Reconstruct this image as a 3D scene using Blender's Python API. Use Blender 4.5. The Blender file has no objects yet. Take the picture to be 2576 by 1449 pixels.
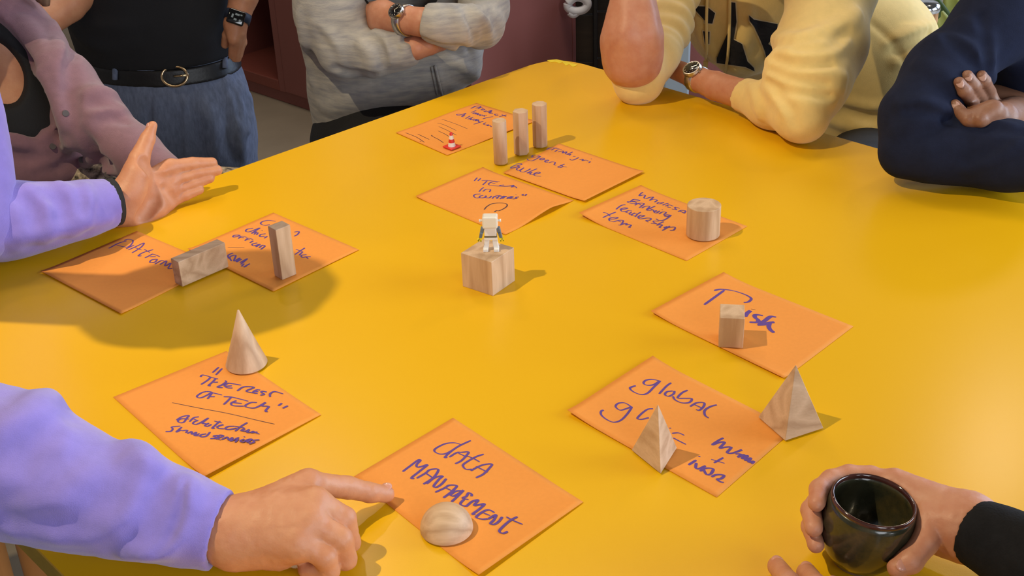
import bpy, bmesh, math, random
import numpy as np
from mathutils import Vector, Matrix

SC = bpy.context.scene
COL = SC.collection
random.seed(7)

# ------------------------------------------------------------------ camera
W, H = 2576.0, 1449.0
FPX, PITCH, ROLL = 3146.44, 0.50214, -0.03671
TT = 0.75                                   # table top height
CAM = np.array([0.0, 0.0, TT + 0.7964])
_cp, _sp, _c, _s = math.cos(PITCH), math.sin(PITCH), math.cos(ROLL), math.sin(ROLL)
FW = np.array([0, _cp, -_sp])
RT = _c * np.array([1, 0, 0]) + _s * np.array([0, _sp, _cp])
UP = -_s * np.array([1, 0, 0]) + _c * np.array([0, _sp, _cp])
cd = bpy.data.cameras.new('camera')
cd.sensor_width = 36.0
cd.lens = 36.0 * FPX / W
cd.clip_start = 0.02
co = bpy.data.objects.new('camera', cd)
COL.objects.link(co)
co.matrix_world = Matrix(((RT[0], UP[0], -FW[0], CAM[0]), (RT[1], UP[1], -FW[1], CAM[1]), (RT[2], UP[2], -FW[2], CAM[2]), (0, 0, 0, 1)))
SC.camera = co

# ------------------------------------------------------------------ world, lamps, exposure
SC.view_settings.view_transform = 'Standard'
SC.view_settings.look = 'None'
SC.view_settings.gamma = 1.0
SC.view_settings.use_curve_mapping = False
SC.view_settings.exposure = -0.72
wd = bpy.data.worlds.new('room_ambient')
SC.world = wd
wd.use_nodes = True
wd.node_tree.nodes['Background'].inputs[0].default_value = (1.0, 0.93, 0.86, 1)
wd.node_tree.nodes['Background'].inputs[1].default_value = 0.10

def lamp(name, kind, loc, target, energy, color, size=0.1, size_y=None, angle=None, blend=0.3):
    l = bpy.data.lights.new(name, kind)
    l.energy = energy
    l.color = color
    if kind == 'AREA':
        l.shape = 'RECTANGLE' if size_y else 'SQUARE'
        l.size = size
        if size_y: l.size_y = size_y
    else:
        l.shadow_soft_size = size
    if kind == 'SPOT':
        l.spot_size = angle
        l.spot_blend = blend
    o = bpy.data.objects.new(name, l)
    COL.objects.link(o)
    o.location = loc
    d = Vector(target) - Vector(loc)
    o.rotation_euler = d.to_track_quat('-Z', 'Y').to_euler()
    return o

# ceiling spot over the left side of the table (hard shadows to the right), a weaker one over the back right, daylight from windows on the right
lamp('ceiling_spot', 'SPOT', (-1.38, 0.93, 3.05), (-0.10, 1.32, 0.75), 320, (1.0, 0.82, 0.52), 0.018, angle=1.05, blend=0.85)
lamp('ceiling_spot_back', 'SPOT', (1.60, 3.35, 2.55), (0.0, 1.6, 0.75), 34, (1.0, 0.80, 0.58), 0.04, angle=1.5, blend=0.5)
lamp('ceiling_spot_left_back', 'SPOT', (-0.75, 3.4, 2.9), (-0.1, 2.3, 1.0), 40, (1.0, 0.80, 0.58), 0.05, angle=1.7, blend=0.5)
lamp('fill_panel_back', 'AREA', (0.0, 2.9, 3.15), (-0.1, 4.3, 0.3), 60, (1.0, 0.88, 0.74), 2.2, 0.6)  # added fill light to lift the background, not a known ceiling lamp
lamp('window_daylight', 'AREA', (1.7, -1.45, 1.80), (0.1, 1.3, 0.8), 115, (0.88, 0.93, 1.0), 2.4, 1.5)
lamp('window_daylight_side', 'AREA', (3.85, 1.10, 1.74), (0.0, 1.2, 0.8), 215, (0.74, 0.86, 1.0), 2.3, 1.6)
lamp('window_daylight_side_back', 'AREA', (3.85, 4.30, 1.74), (-0.3, 2.8, 0.9), 170, (0.52, 0.70, 1.0), 2.3, 1.6)

# ------------------------------------------------------------------ pixel helpers (a direction; the distance comes from a height or a depth)
def ray(px, py):
    return FW + ((px - W / 2) / FPX) * RT - ((py - H / 2) / FPX) * UP
def T(px, py, h=0.0):                       # point h above the table top
    d = ray(px, py)
    return CAM + d * ((TT + h - CAM[2]) / d[2])
def D(px, py, y):                           # point at world depth y
    d = ray(px, py)
    return CAM + d * (y / d[1])
def px_of(P):
    d = np.asarray(P, float) - CAM
    z = d @ FW
    return W / 2 + FPX * (d @ RT) / z, H / 2 - FPX * (d @ UP) / z

# ------------------------------------------------------------------ materials
def new_mat(name):
    m = bpy.data.materials.new(name)
    m.use_nodes = True
    nt = m.node_tree
    return m, nt, nt.nodes['Principled BSDF']
def N(nt, kind, **kw):
    n = nt.nodes.new(kind)
    for k, v in kw.items():
        if k in n.inputs: n.inputs[k].default_value = v
        else: setattr(n, k, v)
    return n
def mat(name, col, rough=0.6, metal=0.0, noise=0.0, nscale=30.0, bump=0.0, bscale=200.0, sss=0.0, spec=None, coat=0.0, stretch=None, col2=None, sheen=0.0):
    m, nt, b = new_mat(name)
    b.inputs['Roughness'].default_value = rough
    b.inputs['Metallic'].default_value = metal
    if spec is not None: b.inputs['Specular IOR Level'].default_value = spec
    if coat: b.inputs['Coat Weight'].default_value = coat
    if sheen:
        b.inputs['Sheen Weight'].default_value = sheen
        b.inputs['Sheen Roughness'].default_value = 0.6
    c4 = (*col, 1)
    b.inputs['Base Color'].default_value = c4
    tc = N(nt, 'ShaderNodeTexCoord')
    vec = tc.outputs['Object']
    if stretch:
        mp = N(nt, 'ShaderNodeMapping')
        mp.inputs['Scale'].default_value = stretch
        nt.links.new(vec, mp.inputs['Vector'])
        vec = mp.outputs['Vector']
    if noise or col2:
        nz = N(nt, 'ShaderNodeTexNoise', Scale=nscale, Detail=5.0, Roughness=0.6)
        nt.links.new(vec, nz.inputs['Vector'])
        mx = N(nt, 'ShaderNodeMix', data_type='RGBA')
        c2 = col2 if col2 else tuple(max(0, x * (1 - noise)) for x in col)
        c1 = col if col2 else tuple(min(1, x * (1 + noise)) for x in col)
        mx.inputs[6].default_value = (*c1, 1)
        mx.inputs[7].default_value = (*c2, 1)
        rp = N(nt, 'ShaderNodeMapRange')
        rp.inputs[1].default_value = 0.32
        rp.inputs[2].default_value = 0.68
        nt.links.new(nz.outputs['Fac'], rp.inputs[0])
        nt.links.new(rp.outputs[0], mx.inputs[0])
        nt.links.new(mx.outputs[2], b.inputs['Base Color'])
    if bump:
        n2 = N(nt, 'ShaderNodeTexNoise', Scale=bscale, Detail=3.0)
        nt.links.new(vec, n2.inputs['Vector'])
        bp = N(nt, 'ShaderNodeBump', Strength=bump, Distance=0.002)
        nt.links.new(n2.outputs['Fac'], bp.inputs['Height'])
        nt.links.new(bp.outputs['Normal'], b.inputs['Normal'])
    if sss:
        b.inputs['Subsurface Weight'].default_value = sss
        b.inputs['Subsurface Radius'].default_value = (0.012, 0.004, 0.002)
        b.inputs['Subsurface Scale'].default_value = 0.6
    return m
def wood_mat(name, c1, c2, axis=2, scale=26.0, dist=3.0, rot=(0, 0, 0)):
    m, nt, b = new_mat(name)
    tc = N(nt, 'ShaderNodeTexCoord')
    mp = N(nt, 'ShaderNodeMapping')
    sc = [1.0, 1.0, 1.0]
    sc[axis] = 0.12
    mp.inputs['Scale'].default_value = sc
    mp.inputs['Rotation'].default_value = rot
    nt.links.new(tc.outputs['Object'], mp.inputs['Vector'])
    nz = N(nt, 'ShaderNodeTexNoise', Scale=scale, Detail=2.0, Distortion=0.4)
    nt.links.new(mp.outputs['Vector'], nz.inputs['Vector'])
    mul = N(nt, 'ShaderNodeMath', operation='MULTIPLY')
    mul.inputs[1].default_value = 9.0
    nt.links.new(nz.outputs['Fac'], mul.inputs[0])
    fr = N(nt, 'ShaderNodeMath', operation='PINGPONG')
    fr.inputs[1].default_value = 1.0
    nt.links.new(mul.outputs[0], fr.inputs[0])
    fine = N(nt, 'ShaderNodeTexNoise', Scale=scale * 18, Detail=3.0)
    nt.links.new(mp.outputs['Vector'], fine.inputs['Vector'])
    ad = N(nt, 'ShaderNodeMath', operation='MULTIPLY_ADD')
    ad.inputs[1].default_value = 0.80
    nt.links.new(fr.outputs[0], ad.inputs[0])
    f2 = N(nt, 'ShaderNodeMath', operation='MULTIPLY')
    f2.inputs[1].default_value = 0.5
    nt.links.new(fine.outputs['Fac'], f2.inputs[0])
    nt.links.new(f2.outputs[0], ad.inputs[2])
    mx = N(nt, 'ShaderNodeMix', data_type='RGBA')
    mx.inputs[6].default_value = (*c1, 1)
    mx.inputs[7].default_value = (*c2, 1)
    nt.links.new(ad.outputs[0], mx.inputs[0])
    nt.links.new(mx.outputs[2], b.inputs['Base Color'])
    b.inputs['Roughness'].default_value = 0.55
    bp = N(nt, 'ShaderNodeBump', Strength=0.15, Distance=0.001)
    nt.links.new(fine.outputs['Fac'], bp.inputs['Height'])
    nt.links.new(bp.outputs['Normal'], b.inputs['Normal'])
    return m

# ------------------------------------------------------------------ object helpers
def link(name, me, m=None, parent=None, smooth=False):
    o = bpy.data.objects.new(name, me)
    COL.objects.link(o)
    if m is not None:
        me.materials.clear()
        for q in (m if isinstance(m, (list, tuple)) else [m]): me.materials.append(q)
    if parent is not None:
        o.parent = parent
        o.matrix_parent_inverse = Matrix.Translation(-Vector(parent.location)) if parent.rotation_euler[2] == 0 else parent.matrix_basis.inverted()
    if smooth:
        for f in me.polygons: f.use_smooth = True
    return o
def from_bm(name, bm, m=None, parent=None, smooth=False, sharp=None):
    bmesh.ops.recalc_face_normals(bm, faces=bm.faces[:])
    me = bpy.data.meshes.new(name)
    bm.to_mesh(me)
    bm.free()
    o = link(name, me, m, parent, smooth)
    if smooth and sharp is not None:
        try: me.set_sharp_from_angle(angle=sharp)
        except Exception: pass
    return o
def pyd(name, v, f, m=None, parent=None, smooth=False):
    me = bpy.data.meshes.new(name)
    me.from_pydata([tuple(map(float, q)) for q in v], [], f)
    me.update()
    return link(name, me, m, parent, smooth)
def tag(o, label=None, cat=None, group=None, kind=None):
    if label: o['label'] = label
    if cat: o['category'] = cat
    if group: o['group'] = group
    if kind: o['kind'] = kind
    return o
def empty(name, loc=(0, 0, 0)):
    o = bpy.data.objects.new(name, None)
    o.empty_display_size = 0.05
    COL.objects.link(o)
    o.location = loc
    return o
def origin_to(o, loc):
    """put a top-level mesh object's origin at loc, geometry staying where it is"""
    loc = Vector(loc)
    o.data.transform(Matrix.Translation(-loc))
    o.location = loc
    return o
def bm_box(bm, c, s, rz=0.0, bevel=0.0, seg=2, rot=None):
    r = bmesh.ops.create_cube(bm, size=1.0)
    vs = r['verts']
    M = Matrix.Translation(Vector(c)) @ (rot.to_4x4() if rot is not None else Matrix.Rotation(rz, 4, 'Z')) @ Matrix.Diagonal((*s, 1))
    bmesh.ops.transform(bm, matrix=M, verts=vs)
    if bevel:
        es = list({e for v in vs for e in v.link_edges})
        bmesh.ops.bevel(bm, geom=es, offset=bevel, segments=seg, affect='EDGES', profile=0.5)
    return vs
def prism_bm(poly, z0, z1, bevel=0.0, seg=2):
    bm = bmesh.new()
    a = [bm.verts.new((x, y, z0)) for x, y in poly]
    b = [bm.verts.new((x, y, z1)) for x, y in poly]
    bm.faces.new(a[::-1])
    bm.faces.new(b)
    n = len(poly)
    for i in range(n): bm.faces.new((a[i], a[(i + 1) % n], b[(i + 1) % n], b[i]))
    if bevel: bmesh.ops.bevel(bm, geom=bm.edges[:], offset=bevel, segments=seg, affect='EDGES', profile=0.5)
    return bm
def lathe_bm(prof, n=48, c=(0, 0, 0), close=False):
    bm = bmesh.new()
    rings = []
    for r, z in prof:
        if r < 1e-6: rings.append([bm.verts.new((c[0], c[1], c[2] + z))])
        else: rings.append([bm.verts.new((c[0] + r * math.cos(2 * math.pi * i / n), c[1] + r * math.sin(2 * math.pi * i / n), c[2] + z)) for i in range(n)])
    for A, B in zip(rings, rings[1:]):
        for i in range(n):
            j = (i + 1) % n
            if len(A) == 1 and len(B) == 1: continue
            if len(A) == 1: bm.faces.new((A[0], B[j], B[i]))
            elif len(B) == 1: bm.faces.new((A[i], A[j], B[0]))
            else: bm.faces.new((A[i], A[j], B[j], B[i]))
    return bm
def spline(pts, n=8):
    """Catmull-Rom through the points"""
    P = np.array(pts, float)
    if len(P) < 3:
        return np.array([P[0] + (P[-1] - P[0]) * t for t in np.linspace(0, 1, n + 1)])
    Q = np.vstack([2 * P[0] - P[1], P, 2 * P[-1] - P[-2]])
    out = []
    for i in range(1, len(Q) - 2):
        p0, p1, p2, p3 = Q[i - 1], Q[i], Q[i + 1], Q[i + 2]
        for t in np.linspace(0, 1, n, endpoint=False):
            out.append(0.5 * (2 * p1 + (p2 - p0) * t + (2 * p0 - 5 * p1 + 4 * p2 - p3) * t * t + (3 * p1 - p0 - 3 * p2 + p3) * t ** 3))
    out.append(P[-1])
    return np.array(out)
def tube_bm(bm, pts, r, n=8, caps=True):
    P = [Vector(map(float, q)) for q in pts]
    R = r if hasattr(r, '__len__') else [r] * len(P)
    rings = []
    up = None
    for i, p in enumerate(P):
        t = (P[min(i + 1, len(P) - 1)] - P[max(i - 1, 0)]).normalized()
        if up is None:
            up = Vector((0, 0, 1)) if abs(t.z) < 0.9 else Vector((1, 0, 0))
        a = t.cross(up)
        a.normalize()
        up = a.cross(t).normalized()
        rings.append([bm.verts.new(p + (a * math.cos(2 * math.pi * k / n) + up * math.sin(2 * math.pi * k / n)) * R[i]) for k in range(n)])
    for A, B in zip(rings, rings[1:]):
        for k in range(n): bm.faces.new((A[k], A[(k + 1) % n], B[(k + 1) % n], B[k]))
    if caps:
        bm.faces.new(rings[0][::-1])
        bm.faces.new(rings[-1])
    return bm

# ------------------------------------------------------------------ the room
M_floor = mat('polished_concrete', (0.30, 0.245, 0.175), 0.55, noise=0.12, nscale=2.5, bump=0.05, bscale=60)
M_cab = mat('oxblood_paint', (0.250, 0.080, 0.068), 0.5, noise=0.04, nscale=3)
M_cabin = mat('oxblood_inside', (0.23, 0.058, 0.04), 0.55, noise=0.04, nscale=3)
M_wall = mat('plaster', (0.52, 0.46, 0.40), 0.9, noise=0.04, nscale=4)
M_black = mat('black_metal', (0.012, 0.012, 0.014), 0.5)
M_dwood = wood_mat('dark_stained_wood', (0.055, 0.036, 0.024), (0.02, 0.014, 0.010), axis=0, scale=6.0)

def slab(name, lo, hi, m, kind='structure'):
    bm = bmesh.new()
    c = [(a + b) / 2 for a, b in zip(lo, hi)]
    bm_box(bm, c, [b - a for a, b in zip(lo, hi)])
    o = from_bm(name, bm, m)
    return tag(o, kind=kind)
slab('floor', (-4.0, -1.5, -0.05), (4.0, 6.2, 0.0), M_floor)
slab('wall_back', (-4.0, 6.2, 0.0), (4.0, 6.35, 3.2), M_wall)
slab('wall_left', (-4.15, -1.5, 0.0), (-4.0, 6.35, 3.2), M_wall)
# right wall with a wide window opening
bm = bmesh.new()
bm_box(bm, (4.07, 2.35, 0.42), (0.14, 7.7, 0.84))
bm_box(bm, (4.07, 2.35, 2.92), (0.14, 7.7, 0.56))
for y0, y1 in ((-1.5, -0.15), (2.35, 3.05), (5.55, 6.2)): bm_box(bm, (4.07, (y0 + y1) / 2, 1.74), (0.14, y1 - y0, 1.8))
tag(from_bm('wall_right', bm, M_wall), kind='structure')
for k, (y0, y1) in enumerate(((-0.15, 2.35), (3.05, 5.55))):
    bm = bmesh.new()
    for z in (0.87, 2.61): bm_box(bm, (4.05, (y0 + y1) / 2, z), (0.06, y1 - y0, 0.06))
    for y in (y0 + 0.03, (y0 + y1) / 2, y1 - 0.03): bm_box(bm, (4.05, y, 1.74), (0.06, 0.06, 1.7))
    tag(from_bm('window_%d' % (k + 1), bm, M_black), kind='structure')

bm = bmesh.new()
bm_box(bm, (0.0, -1.57, 0.47), (8.0, 0.14, 0.94))
bm_box(bm, (0.0, -1.57, 2.90), (8.0, 0.14, 0.60))
for x0, x1 in ((-4.0, 0.3), (3.1, 4.0)): bm_box(bm, ((x0 + x1) / 2, -1.57, 1.77), (x1 - x0, 0.14, 1.66))
tag(from_bm('wall_front', bm, M_wall), kind='structure')
bm = bmesh.new()
for z in (0.97, 2.57): bm_box(bm, (1.7, -1.56, z), (2.8, 0.06, 0.06))
for x in (0.33, 1.7, 3.07): bm_box(bm, (x, -1.56, 1.77), (0.06, 0.06, 1.55))
tag(from_bm('window_3', bm, M_black), kind='structure')

# ------------------------------------------------------------------ oxblood cabinet with an open niche, running diagonally behind the table
CA = np.array([-0.922, 4.365])
cdir = np.array([0.734, -0.679])
cnor = np.array([0.679, 0.734])             # away from the table
RZ = math.atan2(cdir[1], cdir[0])
cab = tag(empty('cabinet', (CA[0], CA[1], 0)), 'oxblood painted cabinet with an open shelf niche, behind the grey sweater', 'cabinet')
def cab_box(name, s0, s1, d0, d1, z0, z1, m=M_cab, bevel=0.003):
    bm = bmesh.new()
    c = CA + cdir * (s0 + s1) / 2 + cnor * (d0 + d1) / 2
    bm_box(bm, (c[0], c[1], (z0 + z1) / 2), (s1 - s0, d1 - d0, z1 - z0), RZ, bevel)
    return from_bm(name, bm, m, cab)
cab_box('plinth', -0.45, 1.115, 0.012, 0.50, 0.0, 0.045)
cab_box('top', -0.45, 1.12, 0.0, 0.50, 1.70, 1.74)
cab_box('back_panel', -0.45, 1.12, 0.48, 0.50, 0.045, 1.70)
cab_box('side_panel', 1.10, 1.12, 0.0, 0.48, 0.045, 1.70)
cab_box('divider', 0.165, 0.20, 0.0, 0.48, 0.045, 1.70)
cab_box('divider', -0.20, -0.17, 0.0, 0.48, 0.045, 1.70)
cab_box('shelf', -0.17, 0.165, 0.0, 0.48, 0.045, 0.085, M_cabin)
cab_box('shelf', -0.17, 0.165, 0.0, 0.48, 0.62, 0.66, M_cabin)
cab_box('door', 0.204, 1.098, -0.004, 0.016, 0.050, 1.695)
cab_box('door', -0.448, -0.204, -0.004, 0.016, 0.050, 1.695)

# dark timber panel in a black frame beyond the cabinet, and a second oxblood unit behind the hoodie
def aligned(name, px0, px1, y, z0, z1, th, m, parent=None, bevel=0.002):
    a, b = D(px0, 60, y), D(px1, 60, y)
    bm = bmesh.new()
    bm_box(bm, ((a[0] + b[0]) / 2, y + th / 2, (z0 + z1) / 2), (b[0] - a[0], th, z1 - z0), 0, bevel)
    return from_bm(name, bm, m, parent)
pan = tag(empty('timber_panel', (D(1470, 60, 4.0)[0], 4.0, 0)), 'dark stained timber boards in a black metal frame right of the cabinet', 'panel')
for k in range(7):
    aligned('board', 1420, 1493, 4.03, 0.03 + 0.16 * k, 0.185 + 0.16 * k, 0.03, M_dwood, pan)
aligned('frame_post', 1493, 1503, 4.0, 0, 1.25, 0.05, M_black, pan)
for k in range(7):
    aligned('board', 1503, 1750, 4.06, 0.03 + 0.16 * k, 0.185 + 0.16 * k, 0.03, M_dwood, pan)
u2 = tag(empty('side_cabinet', (D(1740, 60, 3.6)[0], 3.6, 0)), 'narrow oxblood cabinet glimpsed between the hoodie sleeve and chest', 'cabinet')
aligned('side_panel', 1718, 1736, 3.60, 0, 1.3, 0.4, M_cab, u2)
aligned('door', 1737, 1990, 3.62, 0.05, 1.3, 0.02, M_cab, u2)
aligned('back_panel', 1736, 1990, 3.98, 0, 1.3, 0.02, M_cab, u2)
# white folded cloth on the panel's ledge
M_white = mat('white_cotton', (0.82, 0.83, 0.86), 0.8, bump=0.2, bscale=60)
cb = bmesh.new()
pts = [(1422, 8), (1440, -6), (1462, -4), (1472, 10), (1462, 24), (1440, 28), (1424, 20), (1422, 8)]
tube_bm(cb, spline([D(x + 6, y, 3.9) for x, y in pts], 6), 0.014, 8)
tube_bm(cb, spline([D(x + 8, y, 3.9) for x, y in ((1424, 30), (1434, 37), (1444, 30), (1436, 24))], 6), 0.012, 8)
tag(from_bm('rolled_cloth', cb, M_white, smooth=True), 'rolled white cloth hanging in front of the dark timber panel', 'cloth')
# pale box on the floor, seen between the hoodie's elbow and the table edge
M_pale = mat('pale_grey_blue', (0.36, 0.42, 0.47), 0.7)
a = D(1690, 205, 3.5)
bm = bmesh.new()
bm_box(bm, (a[0] + 0.005, 3.5, 0.24), (0.075, 0.12, 0.48), 0, 0.006)
tag(from_bm('storage_box', bm, M_pale), 'pale blue-grey tall box on the floor under the hoodie wearer\'s raised arm', 'box')

# ------------------------------------------------------------------ the yellow table
def gloss_table():
    m, nt, b = new_mat('yellow_lacquer')
    tc = N(nt, 'ShaderNodeTexCoord')
    nz = N(nt, 'ShaderNodeTexNoise', Scale=3.0, Detail=4.0)
    nt.links.new(tc.outputs['Object'], nz.inputs['Vector'])
    mx = N(nt, 'ShaderNodeMix', data_type='RGBA')
    mx.inputs[6].default_value = (0.80, 0.450, 0.006, 1)
    mx.inputs[7].default_value = (0.75, 0.405, 0.005, 1)
    nt.links.new(nz.outputs['Fac'], mx.inputs[0])
    nt.links.new(mx.outputs[2], b.inputs['Base Color'])
    b.inputs['Roughness'].default_value = 0.27
    b.inputs['Specular IOR Level'].default_value = 0.30
    n2 = N(nt, 'ShaderNodeTexNoise', Scale=600.0, Detail=2.0)
    nt.links.new(tc.outputs['Object'], n2.inputs['Vector'])
    bp = N(nt, 'ShaderNodeBump', Strength=0.08, Distance=0.0005)
    nt.links.new(n2.outputs['Fac'], bp.inputs['Height'])
    nt.links.new(bp.outputs['Normal'], b.inputs['Normal'])
    return m
M_table = gloss_table()
M_edge = mat('yellow_edge_shaded', (0.42, 0.27, 0.02), 0.5, noise=0.15, nscale=20)  # table yellow darkened: shade of the unlit side put into the colour
M_leg = mat('orange_oak', (0.50, 0.20, 0.05), 0.5, noise=0.15, nscale=12, stretch=(1, 1, 0.1))
TD1 = np.array([0.7282, 0.6854]); TD2 = np.array([0.6854, -0.7282])
TC = np.array([0.1038, 2.4017]); TL_ = 1.41
def rounded_poly(c, r, n=8):
    out = []
    k = len(c)
    for i in range(k):
        p, a, b = c[i], c[i - 1], c[(i + 1) % k]
        da = (a - p) / np.linalg.norm(a - p); db = (b - p) / np.linalg.norm(b - p)
        s = p + da * r; e = p + db * r
        for t in np.linspace(0, 1, n):
            out.append(tuple((1 - t) ** 2 * s + 2 * t * (1 - t) * p + t * t * e))
    return out
tc4 = [TC, TC + TD2 * TL_, TC + TD2 * TL_ - TD1 * TL_, TC - TD1 * TL_]
table = tag(empty('table', (float(tc4[0][0] + tc4[2][0]) / 2, float(tc4[0][1] + tc4[2][1]) / 2, 0)), 'square yellow lacquered table with rounded corners that everyone gathers around', 'table')
poly = rounded_poly(tc4, 0.075)
from_bm('tabletop', prism_bm(poly, TT - 0.004, TT, 0.0012, 1), M_table, table)
pin = rounded_poly([tc4[0] + (-TD2 - TD1) * -0.001, tc4[1], tc4[2], tc4[3]], 0.075)
from_bm('edge_band', prism_bm(poly, TT - 0.030, TT - 0.0042, 0.002, 1), M_edge, table)
for a, b in ((0.1, -0.1), (1.31, -0.1), (1.31, -1.31), (0.1, -1.31)):
    q = TC + TD2 * a + TD1 * b
    bm = bmesh.new()
    tube_bm(bm, [(q[0], q[1], 0), (q[0], q[1], TT - 0.030)], [0.022, 0.032], 20)
    from_bm('leg', bm, M_leg, table, smooth=True, sharp=0.8)
q = T(96, 1425, -0.09)
bm = bmesh.new()
tube_bm(bm, [(q[0], q[1], 0), (q[0], q[1], TT - 0.030)], [0.016, 0.016], 16)
from_bm('leg', bm, M_leg, table, smooth=True, sharp=0.8)
# torn strip of brighter tape at the back corner
M_tape = mat('bright_yellow_tape', (0.86, 0.66, 0.03), 0.5, noise=0.1, nscale=80)
top_e = [(1376, 152), (1400, 150), (1425, 155), (1452, 163)]
bot_e = [(1385, 157), (1398, 156), (1408, 160), (1415, 157), (1424, 166), (1432, 162), (1441, 169), (1452, 165)]
from_bm('torn_tape', prism_bm([tuple(T(*q)[:2]) for q in bot_e + top_e[::-1]], TT, TT + 0.0006), M_tape, table)

# ------------------------------------------------------------------ orange paper sheets with marker writing
M_sheet = mat('orange_paper', (0.80, 0.300, 0.055), 0.75, noise=0.02, nscale=200, bump=0.03, bscale=900, spec=0.25)
M_ink = mat('violet_marker_ink', (0.100, 0.042, 0.270), 0.6, noise=0.12, nscale=400)
M_ink2 = mat('brown_pen_ink', (0.075, 0.028, 0.045), 0.6)
def marker(strokes, ox, oy, sc, hfun, w, chisel=0.55):
    V, F = [], []
    for si, st in enumerate(strokes.split(';')):
        pts = [tuple(map(float, q.split(','))) for q in st.split()]
        if not pts: continue
        if len(pts) == 1: pts = [pts[0], (pts[0][0] + 10, pts[0][1] + 2)]
        P = spline(pts, 6)
        G = np.array([T(ox + x * sc, oy + y * sc) for x, y in P])
        n0 = len(V)
        for i, g in enumerate(G):
            t = G[min(i + 1, len(G) - 1)] - G[max(i - 1, 0)]
            t = t / (np.linalg.norm(t) + 1e-9)
            nn = np.array([-t[1], t[0], 0])
            ang = math.atan2(t[1], t[0]) + 0.55
            ww = w * (1 - chisel + chisel * abs(math.sin(ang)))
            if i in (0, len(G) - 1): ww *= 0.7
            for sgn in (-1, 1):
                q = g + nn * ww * sgn / 2
                V.append((q[0], q[1], TT + hfun(q) + 0.00035 + 0.00003 * si + 0.000002 * i))
            if i: F.append((n0 + 2 * i - 2, n0 + 2 * i - 1, n0 + 2 * i + 1, n0 + 2 * i))
    return V, F
def sheet(label, Tc, Rc, Bc, Lc, curl, words, z0=0.0004):
    c = [T(*q)[:2] for q in (Tc, Rc, Bc, Lc)]
    e1, e2 = c[1] - c[0], c[3] - c[0]
    Mi = np.linalg.inv(np.array([e1, e2]).T)
    def hf(q):
        u, v = Mi @ (np.asarray(q)[:2] - c[0])
        return z0 + curl(min(max(u, 0), 1), min(max(v, 0), 1))
    nu, nv = 28, 22
    V, F = [], []
    for k, dz in ((0, 0.00025), (1, 0.0)):
        for j in range(nv + 1):
            for i in range(nu + 1):
                u, v = i / nu, j / nv
                p = c[0] * (1 - u) * (1 - v) + c[1] * u * (1 - v) + c[2] * u * v + c[3] * (1 - u) * v
                V.append((p[0], p[1], TT + z0 + curl(u, v) + dz))
    n1 = (nu + 1) * (nv + 1)
    for j in range(nv):
        for i in range(nu):
            a = j * (nu + 1) + i
            F.append((a, a + nu + 1, a + nu + 2, a + 1))
            F.append((n1 + a, n1 + a + 1, n1 + a + nu + 2, n1 + a + nu + 1))
    rim = [i for i in range(nu + 1)] + [j * (nu + 1) + nu for j in range(1, nv + 1)] + [nv * (nu + 1) + i for i in range(nu - 1, -1, -1)] + [j * (nu + 1) for j in range(nv - 1, 0, -1)]
    for a, b in zip(rim, rim[1:] + rim[:1]): F.append((a, b, n1 + b, n1 + a))
    ctr = (c[0] + c[2]) / 2
    o = pyd('paper_sheet', V, F, M_sheet, smooth=False)
    for p in o.data.polygons: p.use_smooth = len(p.vertices) == 4 and p.index < 2 * nu * nv
    origin_to(o, (ctr[0], ctr[1], TT))
    tag(o, label, 'paper sheet', 'orange paper sheets on the table')
    for nm, st, (ox, oy, sc), w, m in words:
        if nm == 'plus_sign': nm = 'handwriting'
        V, F = marker(st, ox, oy, sc, hf, w)
        k = pyd(nm, V, F, m, o)
    return o
gA = (400, 900, 360 / 2174); gB = (1000, 1090, 330 / 1771); gC = (1500, 930, 420 / 2029); gD = (1760, 710, 210 / 2029)
gE = (1500, 470, 260 / 2576); gF = (1180, 360, 320 / 2318); gG = (1020, 255, 280 / 2576); gH = (260, 540, 540 / 2576)
up = lambda x, a, h: h * max(0.0, (x - a) / (1 - a)) ** 2
hw = 'handwriting'
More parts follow.
